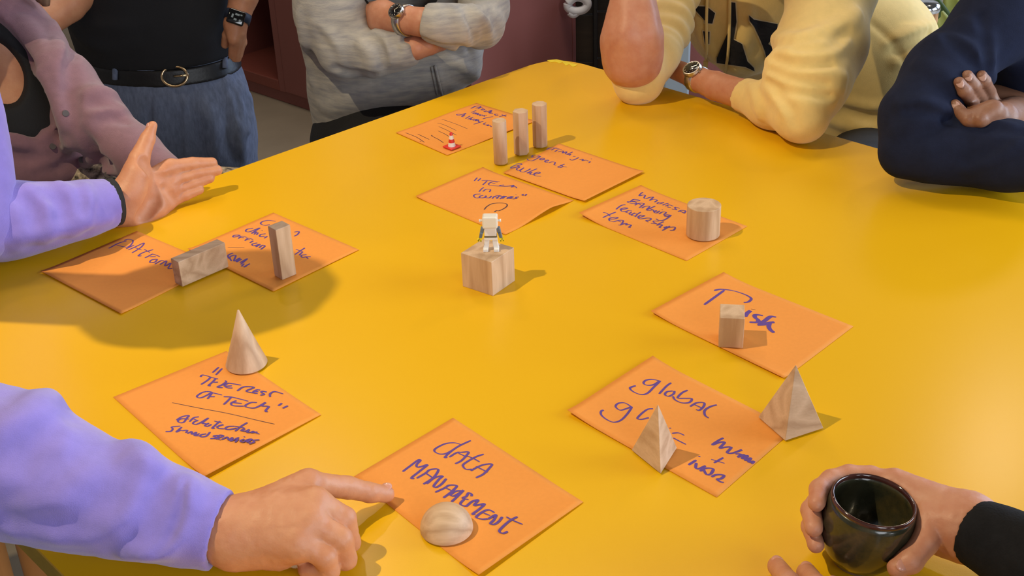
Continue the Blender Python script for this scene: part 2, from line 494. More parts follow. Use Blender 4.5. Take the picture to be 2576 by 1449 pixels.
sheet('orange sheet reading "the rest of tech", near the purple pointing sleeve', (570, 884), (808, 1045), (515, 1207), (285, 1000),
      lambda u, v: up(u, 0.7, 0.004) * (0.2 + 0.8 * v), [
    (hw, '910,150 815,235;960,170 865,270;635,300 650,275 700,275 850,320 900,330;790,300 740,350 640,415;870,320 800,390 755,430 790,435;820,380 900,380;1005,355 1020,375 960,420 890,455 970,465;1250,425 1100,400 1040,400 1000,440 1110,435;1000,440 1040,465 1120,470;1190,515 1280,455 1400,450 1440,465 1330,515 1420,545;1540,500 1480,500 1430,540 1500,555;1450,525 1510,525;1640,530 1570,520 1560,540 1600,565 1540,580;1690,605 1690,560 1760,525 1890,560', gA, 0.0030, M_ink),
    (hw, '720,520 650,540 580,590 600,615 660,610 760,560 800,530 720,520;810,540 780,580 740,635;790,535 860,550 960,575;770,600 850,600;985,600 1100,605 1250,640 1360,670;1100,605 1050,660 985,720;1180,660 1110,690 1100,720 1150,740 1290,745;1130,690 1260,705;1490,690 1400,690 1310,740 1380,770 1480,765 1620,690 1560,740 1640,745 1670,755 1640,790 1620,825 1655,830;1870,700 1815,740;1960,740 1880,780', gA, 0.0030, M_ink),
    ('underline', '200,690 600,770 1100,865 1760,1025', gA, 0.0018, M_ink2),
    (hw, '265,955 350,905 455,885 420,930 380,985 320,995 290,965 350,935 460,940;465,980 530,920 610,905;520,935 580,960;600,960 540,980 520,1010 570,1020 650,985 750,925 660,1000 720,1010;760,1000 700,1040 740,1050 800,1020;930,970 850,1040 810,1080 850,1080;840,970 960,1000;870,1060 980,1025 900,1050 900,1080 990,1090;1150,1050 1050,1055 1010,1090 1080,1100 1180,1080;1345,995 1240,1060 1160,1130;1150,1050 1300,1080;1310,1090 1250,1120 1320,1130 1370,1110 1340,1150 1400,1150 1440,1140 1480,1165 1530,1185;1500,1150 1400,1160', gA, 0.0028, M_ink),
    (hw, '330,1045 200,1060 210,1090 180,1125 100,1130;350,1060 265,1135 330,1110 360,1115 430,1110 410,1150;430,1160 500,1130 500,1170 570,1140 540,1180 610,1170;620,1160 540,1190 620,1195;780,1135 720,1200 640,1210 640,1180 720,1165;900,1190 830,1200 880,1230 780,1240;860,1250 980,1200 920,1190 890,1240 940,1265;950,1260 1040,1220 1060,1265 1120,1230 1090,1285 1220,1230;1210,1250 1160,1310;1290,1220 1310,1225;1300,1260 1240,1290 1280,1310 1360,1270 1420,1270 1340,1310 1400,1320;1530,1280 1440,1290 1450,1320 1370,1345', gA, 0.0028, M_ink)])
sheet('orange sheet reading "data management", under the wooden hemisphere', (1140, 1052), (1467, 1265), (1205, 1455), (890, 1200),
      lambda u, v: up(u, 0.75, 0.004) * (0.2 + 0.8 * v), [
    (hw, '850,155 760,135 640,150 520,210 500,250 560,285 640,285 720,250 830,180 990,105;860,160 740,240 640,330 675,330;700,330 800,270 870,265 960,260 930,310 860,380 780,420;820,275 940,330;1165,290 1050,330 900,420 890,460 930,495 1010,495;930,310 1030,350 1110,395;990,515 1090,460 1180,430 1275,425 1240,480 1160,560 1060,610;1060,455 1220,535', gB, 0.0028, M_ink),
    (hw, '70,525 170,450 280,370 310,375 260,430 270,465 330,455 405,435 300,520 190,610 230,620;260,615 380,545 440,500 550,495 510,580 440,640 350,695;390,550 470,605;395,690 500,610 610,585 560,630 490,720 530,735 600,690 660,620;510,805 640,745 700,710 800,715 760,770 690,830 620,880;650,745 770,800;890,785 790,790 720,840 760,855 840,815 890,780 800,870 730,935;1000,860 1000,830 960,815 930,860 880,885 960,905;900,900 850,960 900,990 960,985;925,1000 1010,930 1090,910 1050,960 1040,985 1100,975 1175,965 1110,1030 1015,1100 1050,1095;1310,1080 1240,1045 1170,1060 1080,1120 1070,1150 1150,1170 1220,1165;1160,1085 1250,1120;1220,1170 1330,1110 1300,1180 1255,1230 1310,1240 1370,1200 1415,1140;1470,1140 1560,1190 1690,1250;1620,1140 1510,1200 1390,1310 1380,1350 1430,1370 1490,1345', gB, 0.0030, M_ink)])
sheet('orange sheet with the word "global" behind the triangular wooden pyramid', (1642, 902), (1997, 1082), (1803, 1252), (1427, 1042),
      lambda u, v: up(1 - u, 0.75, 0.0035) + up(v, 0.85, 0.002) * (1 - u), [
    (hw, '775,145 680,130 600,145 575,180 620,200 700,190 775,145 700,220 620,295 540,310 450,280 410,240 480,210;910,165 850,210 765,300;930,265 860,275 835,310 880,330 940,300 950,265;1110,255 1040,290 990,350 1080,355 1160,360 1130,405 1040,410 960,375 930,330;1140,455 1220,410 1310,410 1300,460 1250,500 1210,490;1190,430 1300,480;1465,435 1390,455 1320,500 1320,560 1365,595', gC, 0.0029, M_ink),
    (hw, '430,460 350,415 270,420 235,460 290,500 370,480 430,460 380,540 300,620 210,645 120,610 60,560 60,520 90,505;690,480 620,490 540,550 500,600 550,610 640,590', gC, 0.0028, M_ink),
    (hw, '885,715 910,718;1070,805 1000,775 920,780;935,835 1000,870 1090,915', gC, 0.0028, M_ink),
    (hw, '1545,835 1480,870 1410,920 1500,890 1560,890 1500,960 1560,950 1640,950 1590,1015 1660,1020 1770,980 1700,1010;1690,1030 1760,1035 1720,1070 1800,1040 1770,1090 1840,1050 1810,1110 1880,1080 1850,1130 1915,1120 1890,1150', gC, 0.0032, M_ink),
    (hw, '1545,1075 1430,1140;1395,1095 1560,1145', gC, 0.0030, M_ink),
    (hw, '1215,1105 1120,1165;1240,1060 1265,1065;1215,1140 1210,1200 1250,1210 1330,1175;1260,1240 1330,1205 1420,1215 1390,1280;1300,1215 1340,1280 1390,1280;1400,1310 1460,1285 1550,1290 1520,1330 1470,1340 1510,1370 1550,1380', gC, 0.0034, M_ink)])
sheet('orange sheet reading "Risk" under a small upright wooden block', (1820, 692), (2147, 822), (1971, 955), (1637, 790),
      lambda u, v: up(1 - u, 0.72, 0.004) + up(v, 0.88, 0.002) * u, [
    (hw, '350,240 500,205 700,210 900,245 1100,310 1230,380 1250,430 1180,490 1070,505;600,220 350,400 110,570', gD, 0.0038, M_ink),
    (hw, '1240,700 1150,770 1100,850;1540,825 1420,805 1340,815 1350,870 1420,930 1400,985 1210,985;1860,860 1720,850 1580,950 1440,1030;1400,1050 1560,1040 1680,1000 1820,985;1700,1000 1680,1090 1720,1170 1810,1240', gD, 0.0060, M_ink),
    (hw, '1250,660 1360,685', gD, 0.0018, M_ink2)])
sheet('orange sheet about a banking leadership team, under the wooden cylinder', (1612, 470), (1880, 570), (1727, 657), (1457, 545),
      lambda u, v: up(1 - u, 0.7, 0.006) * (0.4 + 0.6 * v), [
    (hw, '1165,165 1110,200 1070,255 1150,235 1220,235 1190,300 1250,310 1340,280 1440,270;1430,270 1370,320 1330,355 1400,325 1480,330 1520,350 1450,395;1640,400 1560,400 1520,425 1580,435 1660,410 1680,395;1800,420 1720,440 1650,470;1920,495 1820,460 1760,480 1710,490;1740,480 1800,500;1770,520 1860,525;2080,550 1980,520 1960,545 2000,580 1880,565;2040,630 2120,600 2220,610 2200,670;2080,610 2200,675', gE, 0.0025, M_ink),
    (hw, '870,400 780,405 820,430 950,440 1000,425 960,400 880,395 1070,370 1050,350 930,345 850,400;960,480 1060,430 1190,430 1150,480 1070,535;1060,440 1150,490;1130,545 1220,500 1330,500 1260,570;1470,490 1360,540 1250,590 1330,600 1420,580;1350,560 1420,590 1440,630 1500,600;1520,610 1440,640 1500,665 1580,610;1630,580 1660,585;1560,690 1650,640 1740,650 1680,710;1860,720 1760,710 1700,740 1780,750 1860,720 1780,790 1660,850 1560,850 1490,810', gE, 0.0025, M_ink),
    (hw, '730,475 620,500 490,595;600,600 740,570 780,550 700,550 610,585 640,635 740,630;890,615 800,610 740,650 800,665;880,640 820,690 880,705 960,660;1110,640 1020,700 970,760;1010,680 920,680 880,720 960,740;1040,790 1160,750 1200,730 1110,720 1040,770 1090,810 1200,800 1270,790 1360,800 1340,840 1240,855 1300,890;1560,870 1430,865 1440,900 1500,930 1360,925;1680,880 1590,920 1510,970 1600,950 1640,970 1570,1020 1620,1035;1770,1000 1680,1030;1830,990 1740,1050 1640,1105;1680,1040 1850,1020 1960,1020 1930,1090 1830,1100', gE, 0.0025, M_ink),
    (hw, '490,655 330,720 160,800;165,685 260,695 350,760;340,830 480,810 540,780 440,780 330,810 330,860 430,885;430,885 560,850 670,850 650,910 600,965 540,960;540,860 620,890;600,965 700,930 760,925 740,965 800,950 870,970 810,1020 860,1025', gE, 0.0026, M_ink)])
sheet('orange sheet reading "tech in countries" behind the toy robot', (1215, 424), (1443, 505), (1271, 592), (1046, 497),
      lambda u, v: up(u, 0.6, 0.007) * (0.5 + 0.5 * math.sin(v * 5.5)) * min(1.0, v * 3) + up(1 - u, 0.8, 0.002), [
    (hw, '150,640 95,700;215,650 160,700;230,690 350,690 560,710;330,695 250,770;520,720 430,715 360,745 380,775 520,790 700,795;420,740 480,745;640,770 560,780 620,795 740,790 820,775 770,810 840,800 870,830', gF, 0.0024, M_ink),
    (hw, '270,815 230,840 180,895;250,890 310,850 390,855 370,900', gF, 0.0024, M_ink),
    (hw, '210,935 120,940 85,970 120,1005 190,1005;260,960 200,975 200,1005 280,1000 310,965;320,970 300,1000 370,1005 410,970;420,1020 470,975 500,1000;560,960 500,1025;480,960 590,970;640,970 560,1030;560,975 680,990;610,1020 660,980 690,985;720,990 690,1025;720,1020 800,990 760,985 730,1015 800,1025;910,990 850,1000 870,1015 800,1030;850,945 860,948;990,940 970,960 1000,965;1050,940 1020,970', gF, 0.0026, M_ink),
    (hw, '275,1220 330,1160 430,1110 570,1100 670,1110 695,1150 640,1200 550,1240 500,1240 460,1265', gF, 0.0022, M_ink2)])
sheet('orange sheet with three handwritten words beside the three wooden rods', (1407, 364), (1620, 436), (1470, 511), (1266, 437),
      lambda u, v: 0.0007 + up(u, 0.8, 0.002), [
    (hw, '1410,145 1470,110 1540,105 1610,115;1440,130 1510,130;1500,155 1560,120 1650,125;1560,180 1620,145 1690,140;1620,185 1720,165 1700,205 1780,180 1750,225;1890,185 1780,230 1850,225 1820,250;1890,265 1940,265;2000,285 1930,320 1870,335 1830,315;2010,325 2080,320 2060,345 2130,335 2180,355;2210,360 2180,385;2220,310 2240,312', gF, 0.0022, M_ink),
    (hw, '1310,270 1230,240 1160,250 1150,280 1200,280 1300,265 1230,310 1150,345 1080,335 1060,310;1280,320 1370,310 1350,295 1290,310 1310,330 1390,320;1390,360 1450,340 1430,330 1380,350 1400,375 1440,370;1450,385 1510,365 1570,375 1550,420 1590,425;1740,405 1660,440 1620,460 1660,470 1720,450;1670,420 1720,450 1780,460', gF, 0.0023, M_ink),
    (hw, '860,420 790,450 760,480 830,470 920,450 880,440 960,410 930,395 850,410;930,460 870,490 890,520 960,500 1000,470;1000,470 930,530 1000,550 1090,510 1120,490;1240,490 1140,530 1060,570 1130,560;1150,550 1110,590 1180,600;1190,590 1290,570 1270,550 1190,580 1200,615 1310,630', gF, 0.0025, M_ink)], z0=0.0012)
sheet('orange sheet reading "product" with ruled lines, under the toy traffic cone', (1199, 261), (1348, 306), (1125, 392), (996, 335),
      lambda u, v: 0.0008 + 0.0007 * math.sin(v * 6), [
    (hw, '1640,130 1510,190;1580,140 1700,125 1740,150 1620,180;1680,200 1740,165 1800,175;1810,190 1750,220 1800,225 1840,200;1880,240 1820,260 1870,265 1930,250 2000,230 1920,290;2000,260 1950,300 2030,300;2150,320 2070,320 2090,350 2150,345;2340,335 2170,380;2230,330 2330,375', gG, 0.0026, M_ink),
    (hw, '1640,235 1520,285;1600,285 1560,310 1640,290 1610,325 1690,300 1660,340 1730,330 1720,360 1780,340 1800,370;1890,350 1830,350 1830,380;2030,380 1900,400 1790,435', gG, 0.0024, M_ink),
    (hw, '1280,320 1190,330 1220,350 1310,330 1400,305 1300,375;1290,375 1370,355 1330,350 1310,380 1360,385;1500,365 1390,425;1570,390 1440,440;1530,420 1500,455 1600,430;1560,470 1650,440 1620,480 1690,450 1680,490;1700,480 1710,510 1800,490 1580,555;1860,520 1810,550 1850,570 1920,570;1930,565 1890,590 1960,590 1990,620', gG, 0.0025, M_ink),
    ('ruled_lines', '840,430 1130,530 1440,655;735,515 900,560 1180,690;770,595 960,680 1180,795;755,695 900,760 1010,825;0,740 250,840 440,965;285,770 550,895;590,795 615,800 620,820 760,890 880,970;330,940 370,945', gG, 0.0017, M_ink2)])
sheet('orange sheet reading "platform", half under the open hand\'s shadow', (345, 582), (548, 668), (305, 792), (103, 685),
      lambda u, v: up(v, 0.8, 0.0015), [
    (hw, '65,410 180,350 280,320;250,315 300,300 355,315 340,360 280,395 160,370;370,370 275,415;300,430 400,385 490,345 450,400 345,465;380,400 460,430;600,425 480,460 420,500 460,500;490,420 560,460;500,525 570,490 600,480 680,510;560,510 630,510;640,540 580,550 560,580 620,575 650,540;620,600 690,560 730,560;680,605 760,560 740,620 810,590 780,650 830,650', gH, 0.0026, M_ink)])
sheet('orange sheet reading "chief", under the tall upright wooden block', (688, 537), (903, 630), (688, 735), (473, 630),
      lambda u, v: up(v, 0.85, 0.0015) * (1 - u), [
    (hw, '2070,90 1980,80 1910,95 1890,120 1940,140 2000,130', gH, 0.0028, M_ink),
    (hw, '2290,220 2350,215 2330,250 2290,270', gH, 0.0028, M_ink),
    (hw, '1800,175 1730,185 1710,210 1760,215 1880,170 1780,235 1840,215 1810,250;1860,225 1840,255;1900,200 1915,203;1950,240 1890,250 1880,275 1940,270;1970,270 1930,295', gH, 0.0028, M_ink),
    (hw, '1630,255 1570,260 1560,280 1620,270 1640,255;1620,300 1660,270 1730,285;1640,285 1690,288;1700,325 1740,295 1800,310;1720,310 1760,312;1800,325 1760,350;1850,350 1790,365 1800,385 1850,375;1830,400 1880,370 1850,375 1840,400;1870,410 1910,380 1940,390 1890,430', gH, 0.0028, M_ink),
    ('underline', '1495,405 1600,405 1695,408', gH, 0.0016, M_ink2),
    (hw, '1510,540 1500,500 1560,470;1540,570 1520,520 1590,500 1570,570 1640,530 1600,580 1660,545;1640,590 1730,540 1650,610;1690,600 1660,635;1720,630 1690,640 1760,600', gH, 0.0030, M_ink),
    (hw, '2420,410 2360,450 2300,490;2310,425 2400,460;2390,460 2350,500;2440,490 2380,500 2390,525 2440,515;2490,515 2440,520 2460,540', gH, 0.0028, M_ink)], z0=0.0012)

# ------------------------------------------------------------------ wooden solids
B1, B2 = (0.70, 0.485, 0.310), (0.46, 0.285, 0.160)
M_w = [wood_mat('beech_%d' % k, B1, B2, axis=a, scale=s, rot=r) for k, (a, s, r) in enumerate(((2, 22, (0, 0, 0)), (0, 30, (0.2, 0, 0.2)), (1, 26, (0.5, 0.3, 0)), (0, 24, (0, 0.9, 0.4))))]
ZS = TT + 0.0020
GR = 'wooden solids on the table'
def put(o, loc, label, cat='wooden block'):
    origin_to(o, loc)
    return tag(o, label, cat, GR)
def box_from(Fp, Rp, la, lb, h, z, bev=0.0007):
    a, b = T(*Fp)[:2], T(*Rp)[:2]
    e = (b - a) / np.linalg.norm(b - a)
    n = np.array([-e[1], e[0]])
    return prism_bm([tuple(a), tuple(a + e * la), tuple(a + e * la + n * lb), tuple(a + n * lb)], z, z + h, bev), (a + e * la / 2 + n * lb / 2)
bm, c = box_from((1240, 745), (1299, 704), 0.05, 0.05, 0.05, TT)
put(from_bm('wooden_cube', bm, M_w[0]), (c[0], c[1], TT), 'wooden cube in the middle of the table carrying the toy robot')
CUBE = c
bm, c = box_from((460, 725), (577, 674), 0.075, 0.018, 0.0375, ZS)
put(from_bm('wooden_bar', bm, M_w[1]), (c[0], c[1], ZS), 'wooden bar lying on its narrow edge on the "platform" sheet')
bm, c = box_from((711, 708), (747, 693), 0.023, 0.019, 0.075, ZS)
put(from_bm('wooden_pillar', bm, M_w[0]), (c[0], c[1], ZS), 'tall square wooden pillar standing on the "chief" sheet')
bm, c = box_from((1807, 877), (1868, 880), 0.029, 0.034, 0.041, ZS)
put(from_bm('wooden_prism', bm, M_w[0]), (c[0], c[1], ZS), 'small upright wooden block standing on the "Risk" sheet')
# square pyramid
a, b = T(1975, 1113)[:2], T(2066, 1083)[:2]
e = (b - a) / np.linalg.norm(b - a); n = np.array([-e[1], e[0]])
base = [a, a + e * 0.05, a + e * 0.05 + n * 0.05, a + n * 0.05]
c = sum(base) / 4
bm = bmesh.new()
vs = [bm.verts.new((*q, ZS)) for q in base]; ap = bm.verts.new((c[0], c[1], ZS + 0.075))
bm.faces.new(vs[::-1])
for i in range(4): bm.faces.new((vs[i], vs[(i + 1) % 4], ap))
bmesh.ops.bevel(bm, geom=bm.edges[:], offset=0.0004, segments=1, affect='EDGES')
put(from_bm('wooden_pyramid', bm, M_w[3]), (c[0], c[1], ZS), 'square based wooden pyramid with a bright right face, at the right table side')
# triangular pyramid
a, b, d = T(1662, 1196)[:2], T(1703, 1130)[:2], T(1588, 1136)[:2]
c = (a + b + d) / 3
bm = bmesh.new()
vs = [bm.verts.new((*q, ZS)) for q in (a, b, d)]; ap = bm.verts.new((c[0], c[1] - 0.001, ZS + 0.068))
bm.faces.new(vs[::-1])
for i in range(3): bm.faces.new((vs[i], vs[(i + 1) % 3], ap))
bmesh.ops.bevel(bm, geom=bm.edges[:], offset=0.0004, segments=1, affect='EDGES')
put(from_bm('wooden_tetrahedron', bm, M_w[2]), (c[0], c[1], ZS), 'three sided wooden pyramid standing on the word "global" sheet')
# round solids
def lathe_at(name, px, prof, m, label, z=ZS, n=64, sharp=0.7):
    q = T(*px)
    o = from_bm(name, lathe_bm(prof, n, (q[0], q[1], z)), m, smooth=True, sharp=sharp)
    return put(o, (q[0], q[1], z), label)
lathe_at('wooden_cone', (621, 918), [(0, 0), (0.0245, 0), (0.0250, 0.0008), (0.0125, 0.0380), (0.0012, 0.0740), (0, 0.0748)], M_w[0], 'wooden cone standing on the far corner of the "rest of tech" sheet')
hp = [(0, 0), (0.0255, 0), (0.0260, 0.0006)] + [(0.026 * math.cos(t), 0.0006 + 0.0255 * math.sin(t)) for t in np.linspace(0.04, math.pi / 2, 18)][:-1] + [(0, 0.0261)]
lathe_at('wooden_hemisphere', (1124, 1334), hp, M_w[1], 'wooden hemisphere dome on the "data management" sheet')
lathe_at('wooden_cylinder', (1768, 592), [(0, 0), (0.0230, 0), (0.0236, 0.0006), (0.0236, 0.0454), (0.0230, 0.0460), (0, 0.0460)], M_w[0], 'wide wooden cylinder standing on the leadership team sheet')
RZH = 0.0725
lathe_at('wooden_rod', (1260, 412), [(0, 0), (0.0107, 0), (0.0111, 0.0005), (0.0111, RZH - 0.0005), (0.0107, RZH), (0, RZH)], M_w[0], 'round wooden rod, nearest of the three standing rods', z=TT + 0.0024)
def ngon_rod(px, n, r, ph, label):
    q = T(*px)
    z = TT + 0.0024
    bm = prism_bm([(q[0] + r * math.cos(ph + 2 * math.pi * i / n), q[1] + r * math.sin(ph + 2 * math.pi * i / n)) for i in range(n)], z, z + RZH + 0.001, 0.0005, 1)
    put(from_bm('wooden_rod', bm, M_w[0]), (q[0], q[1], z), label)
ngon_rod((1312, 388), 6, 0.0128, 0.25, 'hexagonal wooden rod, middle of the three standing rods')
ngon_rod((1359, 369), 8, 0.0125, 0.2, 'eight sided wooden rod, farthest of the three standing rods')

# ------------------------------------------------------------------ toy traffic cone
q = T(1137, 373)
M_red = mat('toy_red_plastic', (0.72, 0.03, 0.02), 0.35)
M_wht = mat('toy_white_plastic', (0.84, 0.82, 0.78), 0.3)
tcn = tag(empty('toy_traffic_cone', (q[0], q[1], ZS)), 'tiny red and white toy traffic cone on the "product" sheet', 'toy cone')
bm = bmesh.new()
bm_box(bm, (q[0], q[1], ZS + 0.0012), (0.022, 0.022, 0.0024), 0.75, 0.0008)
from_bm('base', bm, M_red, tcn)
def band(nm, r0, z0, r1, z1, m):
    from_bm(nm, lathe_bm([(0, z0), (r0, z0), (r1, z1), (0, z1)], 28, (q[0], q[1], ZS)), m, tcn, smooth=True, sharp=0.7)
band('white_band', 0.0064, 0.0024, 0.0052, 0.0090, M_wht)
band('red_band', 0.0053, 0.0090, 0.0042, 0.0150, M_red)
band('white_band', 0.0041, 0.0150, 0.0031, 0.0215, M_wht)
from_bm('tip', lathe_bm([(0, 0.0215), (0.0031, 0.0215), (0.0024, 0.0255), (0.0012, 0.0268), (0, 0.027)], 24, (q[0], q[1], ZS)), M_red, tcn, smooth=True, sharp=0.9)

# ------------------------------------------------------------------ toy robot on the cube
M_grey = mat('toy_grey_plastic', (0.14, 0.19, 0.25), 0.3)
M_yel = mat('toy_yellow_plastic', (0.75, 0.62, 0.02), 0.3)
M_belt = mat('toy_belt_print', (0.12, 0.09, 0.03), 0.4)
M_cream = mat('toy_cream_plastic', (0.80, 0.76, 0.66), 0.25, coat=0.3)
rc = T(1236, 628, 0.05)
rob = tag(empty('toy_robot', (rc[0], rc[1], TT + 0.05)), 'small white toy robot with box head and grey arms standing on the wooden cube', 'toy robot')
rob.rotation_euler[2] = -0.06
RM = rob.matrix_basis.copy() if False else Matrix.Translation((rc[0], rc[1], TT + 0.05)) @ Matrix.Rotation(-0.06, 4, 'Z')
def rpart(nm, boxes, m, bevel=0.0008):
    bm = bmesh.new()
    for c, s, rx, ry in boxes:
        bm_box(bm, c, s, 0, bevel, 2, (Matrix.Rotation(ry, 3, 'Y') @ Matrix.Rotation(rx, 3, 'X')))
    me = bpy.data.meshes.new(nm)
    bm.to_mesh(me); bm.free()
    o = bpy.data.objects.new(nm, me); COL.objects.link(o); o.parent = rob
    me.materials.append(m)
    return o
for s in (-1, 1):
    rpart('leg', [((s * 0.0060, 0.0005, 0.0085), (0.0066, 0.0075, 0.0150), 0.0, s * -0.13), ((s * 0.0070, -0.0020, 0.0021), (0.0068, 0.0110, 0.0042), 0, 0)], M_wht)
    rpart('arm', [((s * 0.0108, 0.0, 0.0290), (0.0048, 0.0062, 0.0082), 0.1, s * -0.2), ((s * 0.0126, -0.0012, 0.0225), (0.0042, 0.0050, 0.0090), 0.25, s * -0.22)], M_grey, 0.0010)
    bm = lathe_bm([(0.0014, -0.0019), (0.0027, -0.0019), (0.0027, 0.0019), (0.0014, 0.0019), (0.0014, -0.0019)], 16)
    bmesh.ops.delete(bm, geom=[f for f in bm.faces if f.calc_center_median().y < -0.0012], context='FACES')
    me = bpy.data.meshes.new('hand'); bm.to_mesh(me); bm.free()
    ho = bpy.data.objects.new('hand', me); COL.objects.link(ho); ho.parent = rob; me.materials.append(M_yel)
    ho.location = (s * 0.0145, -0.0030, 0.0158)
    ho.rotation_euler = (0.5, 0, s * 0.3)
rpart('hips', [((0, 0, 0.0175), (0.0170, 0.0078, 0.0046), 0, 0)], M_wht)
rpart('belt', [((0, -0.0001, 0.0205), (0.0164, 0.0082, 0.0014), 0, 0)], M_belt, 0.0002)
rpart('torso', [((0, 0, 0.0272), (0.0160, 0.0082, 0.0120), 0, 0)], M_wht, 0.0012)
hd = rpart('head', [((0, 0, 0.0418), (0.0200, 0.0160, 0.0165), -0.05, 0)], M_cream, 0.0022)
bm = bmesh.new()
for s in (-1, 1): tube_bm(bm, [(s * 0.0098, 0, 0.0425), (s * 0.0124, 0, 0.0425), (s * 0.0125, 0, 0.0425), (s * 0.0142, 0, 0.0425)], [0.0014, 0.0014, 0.0021, 0.0021], 14)
me = bpy.data.meshes.new('side_pin'); bm.to_mesh(me); bm.free(); me.materials.append(M_wht)
o = bpy.data.objects.new('side_pin', me); COL.objects.link(o); o.parent = rob

# ------------------------------------------------------------------ implicit-surface modelling for people and clothes
_rng = np.random.RandomState(5)
_LAT = _rng.rand(32, 32, 32).astype(np.float32)
def vnoise(X, Y, Z, f, seed=0):
    def part(A, o):
        A = A * f + o
        i = np.floor(A).astype(np.int32)
        t = (A - i).astype(np.float32)
        return i & 31, (i + 1) & 31, t * t * (3 - 2 * t)
    x0, x1, tx = part(X, 3.7 * seed + 100); y0, y1, ty = part(Y, 1.9 * seed + 100); z0, z1, tz = part(Z, 5.3 * seed + 100)
    L = _LAT
    a = L[x0, y0, z0] * (1 - tx) + L[x1, y0, z0] * tx
    b = L[x0, y1, z0] * (1 - tx) + L[x1, y1, z0] * tx
    c = L[x0, y0, z1] * (1 - tx) + L[x1, y0, z1] * tx
    d = L[x0, y1, z1] * (1 - tx) + L[x1, y1, z1] * tx
    return ((a * (1 - ty) + b * ty) * (1 - tz) + (c * (1 - ty) + d * ty) * tz) * 2 - 1
V3 = lambda *a: np.array(a, float)
unit = lambda v: np.asarray(v, float) / (np.linalg.norm(v) + 1e-12)
M_eye = mat('dark_eye', (0.03, 0.018, 0.012), 0.15)
def rp(P, px):                              # metres spanned by px pixels at point P
    return px * float((np.asarray(P) - CAM) @ FW) / FPX

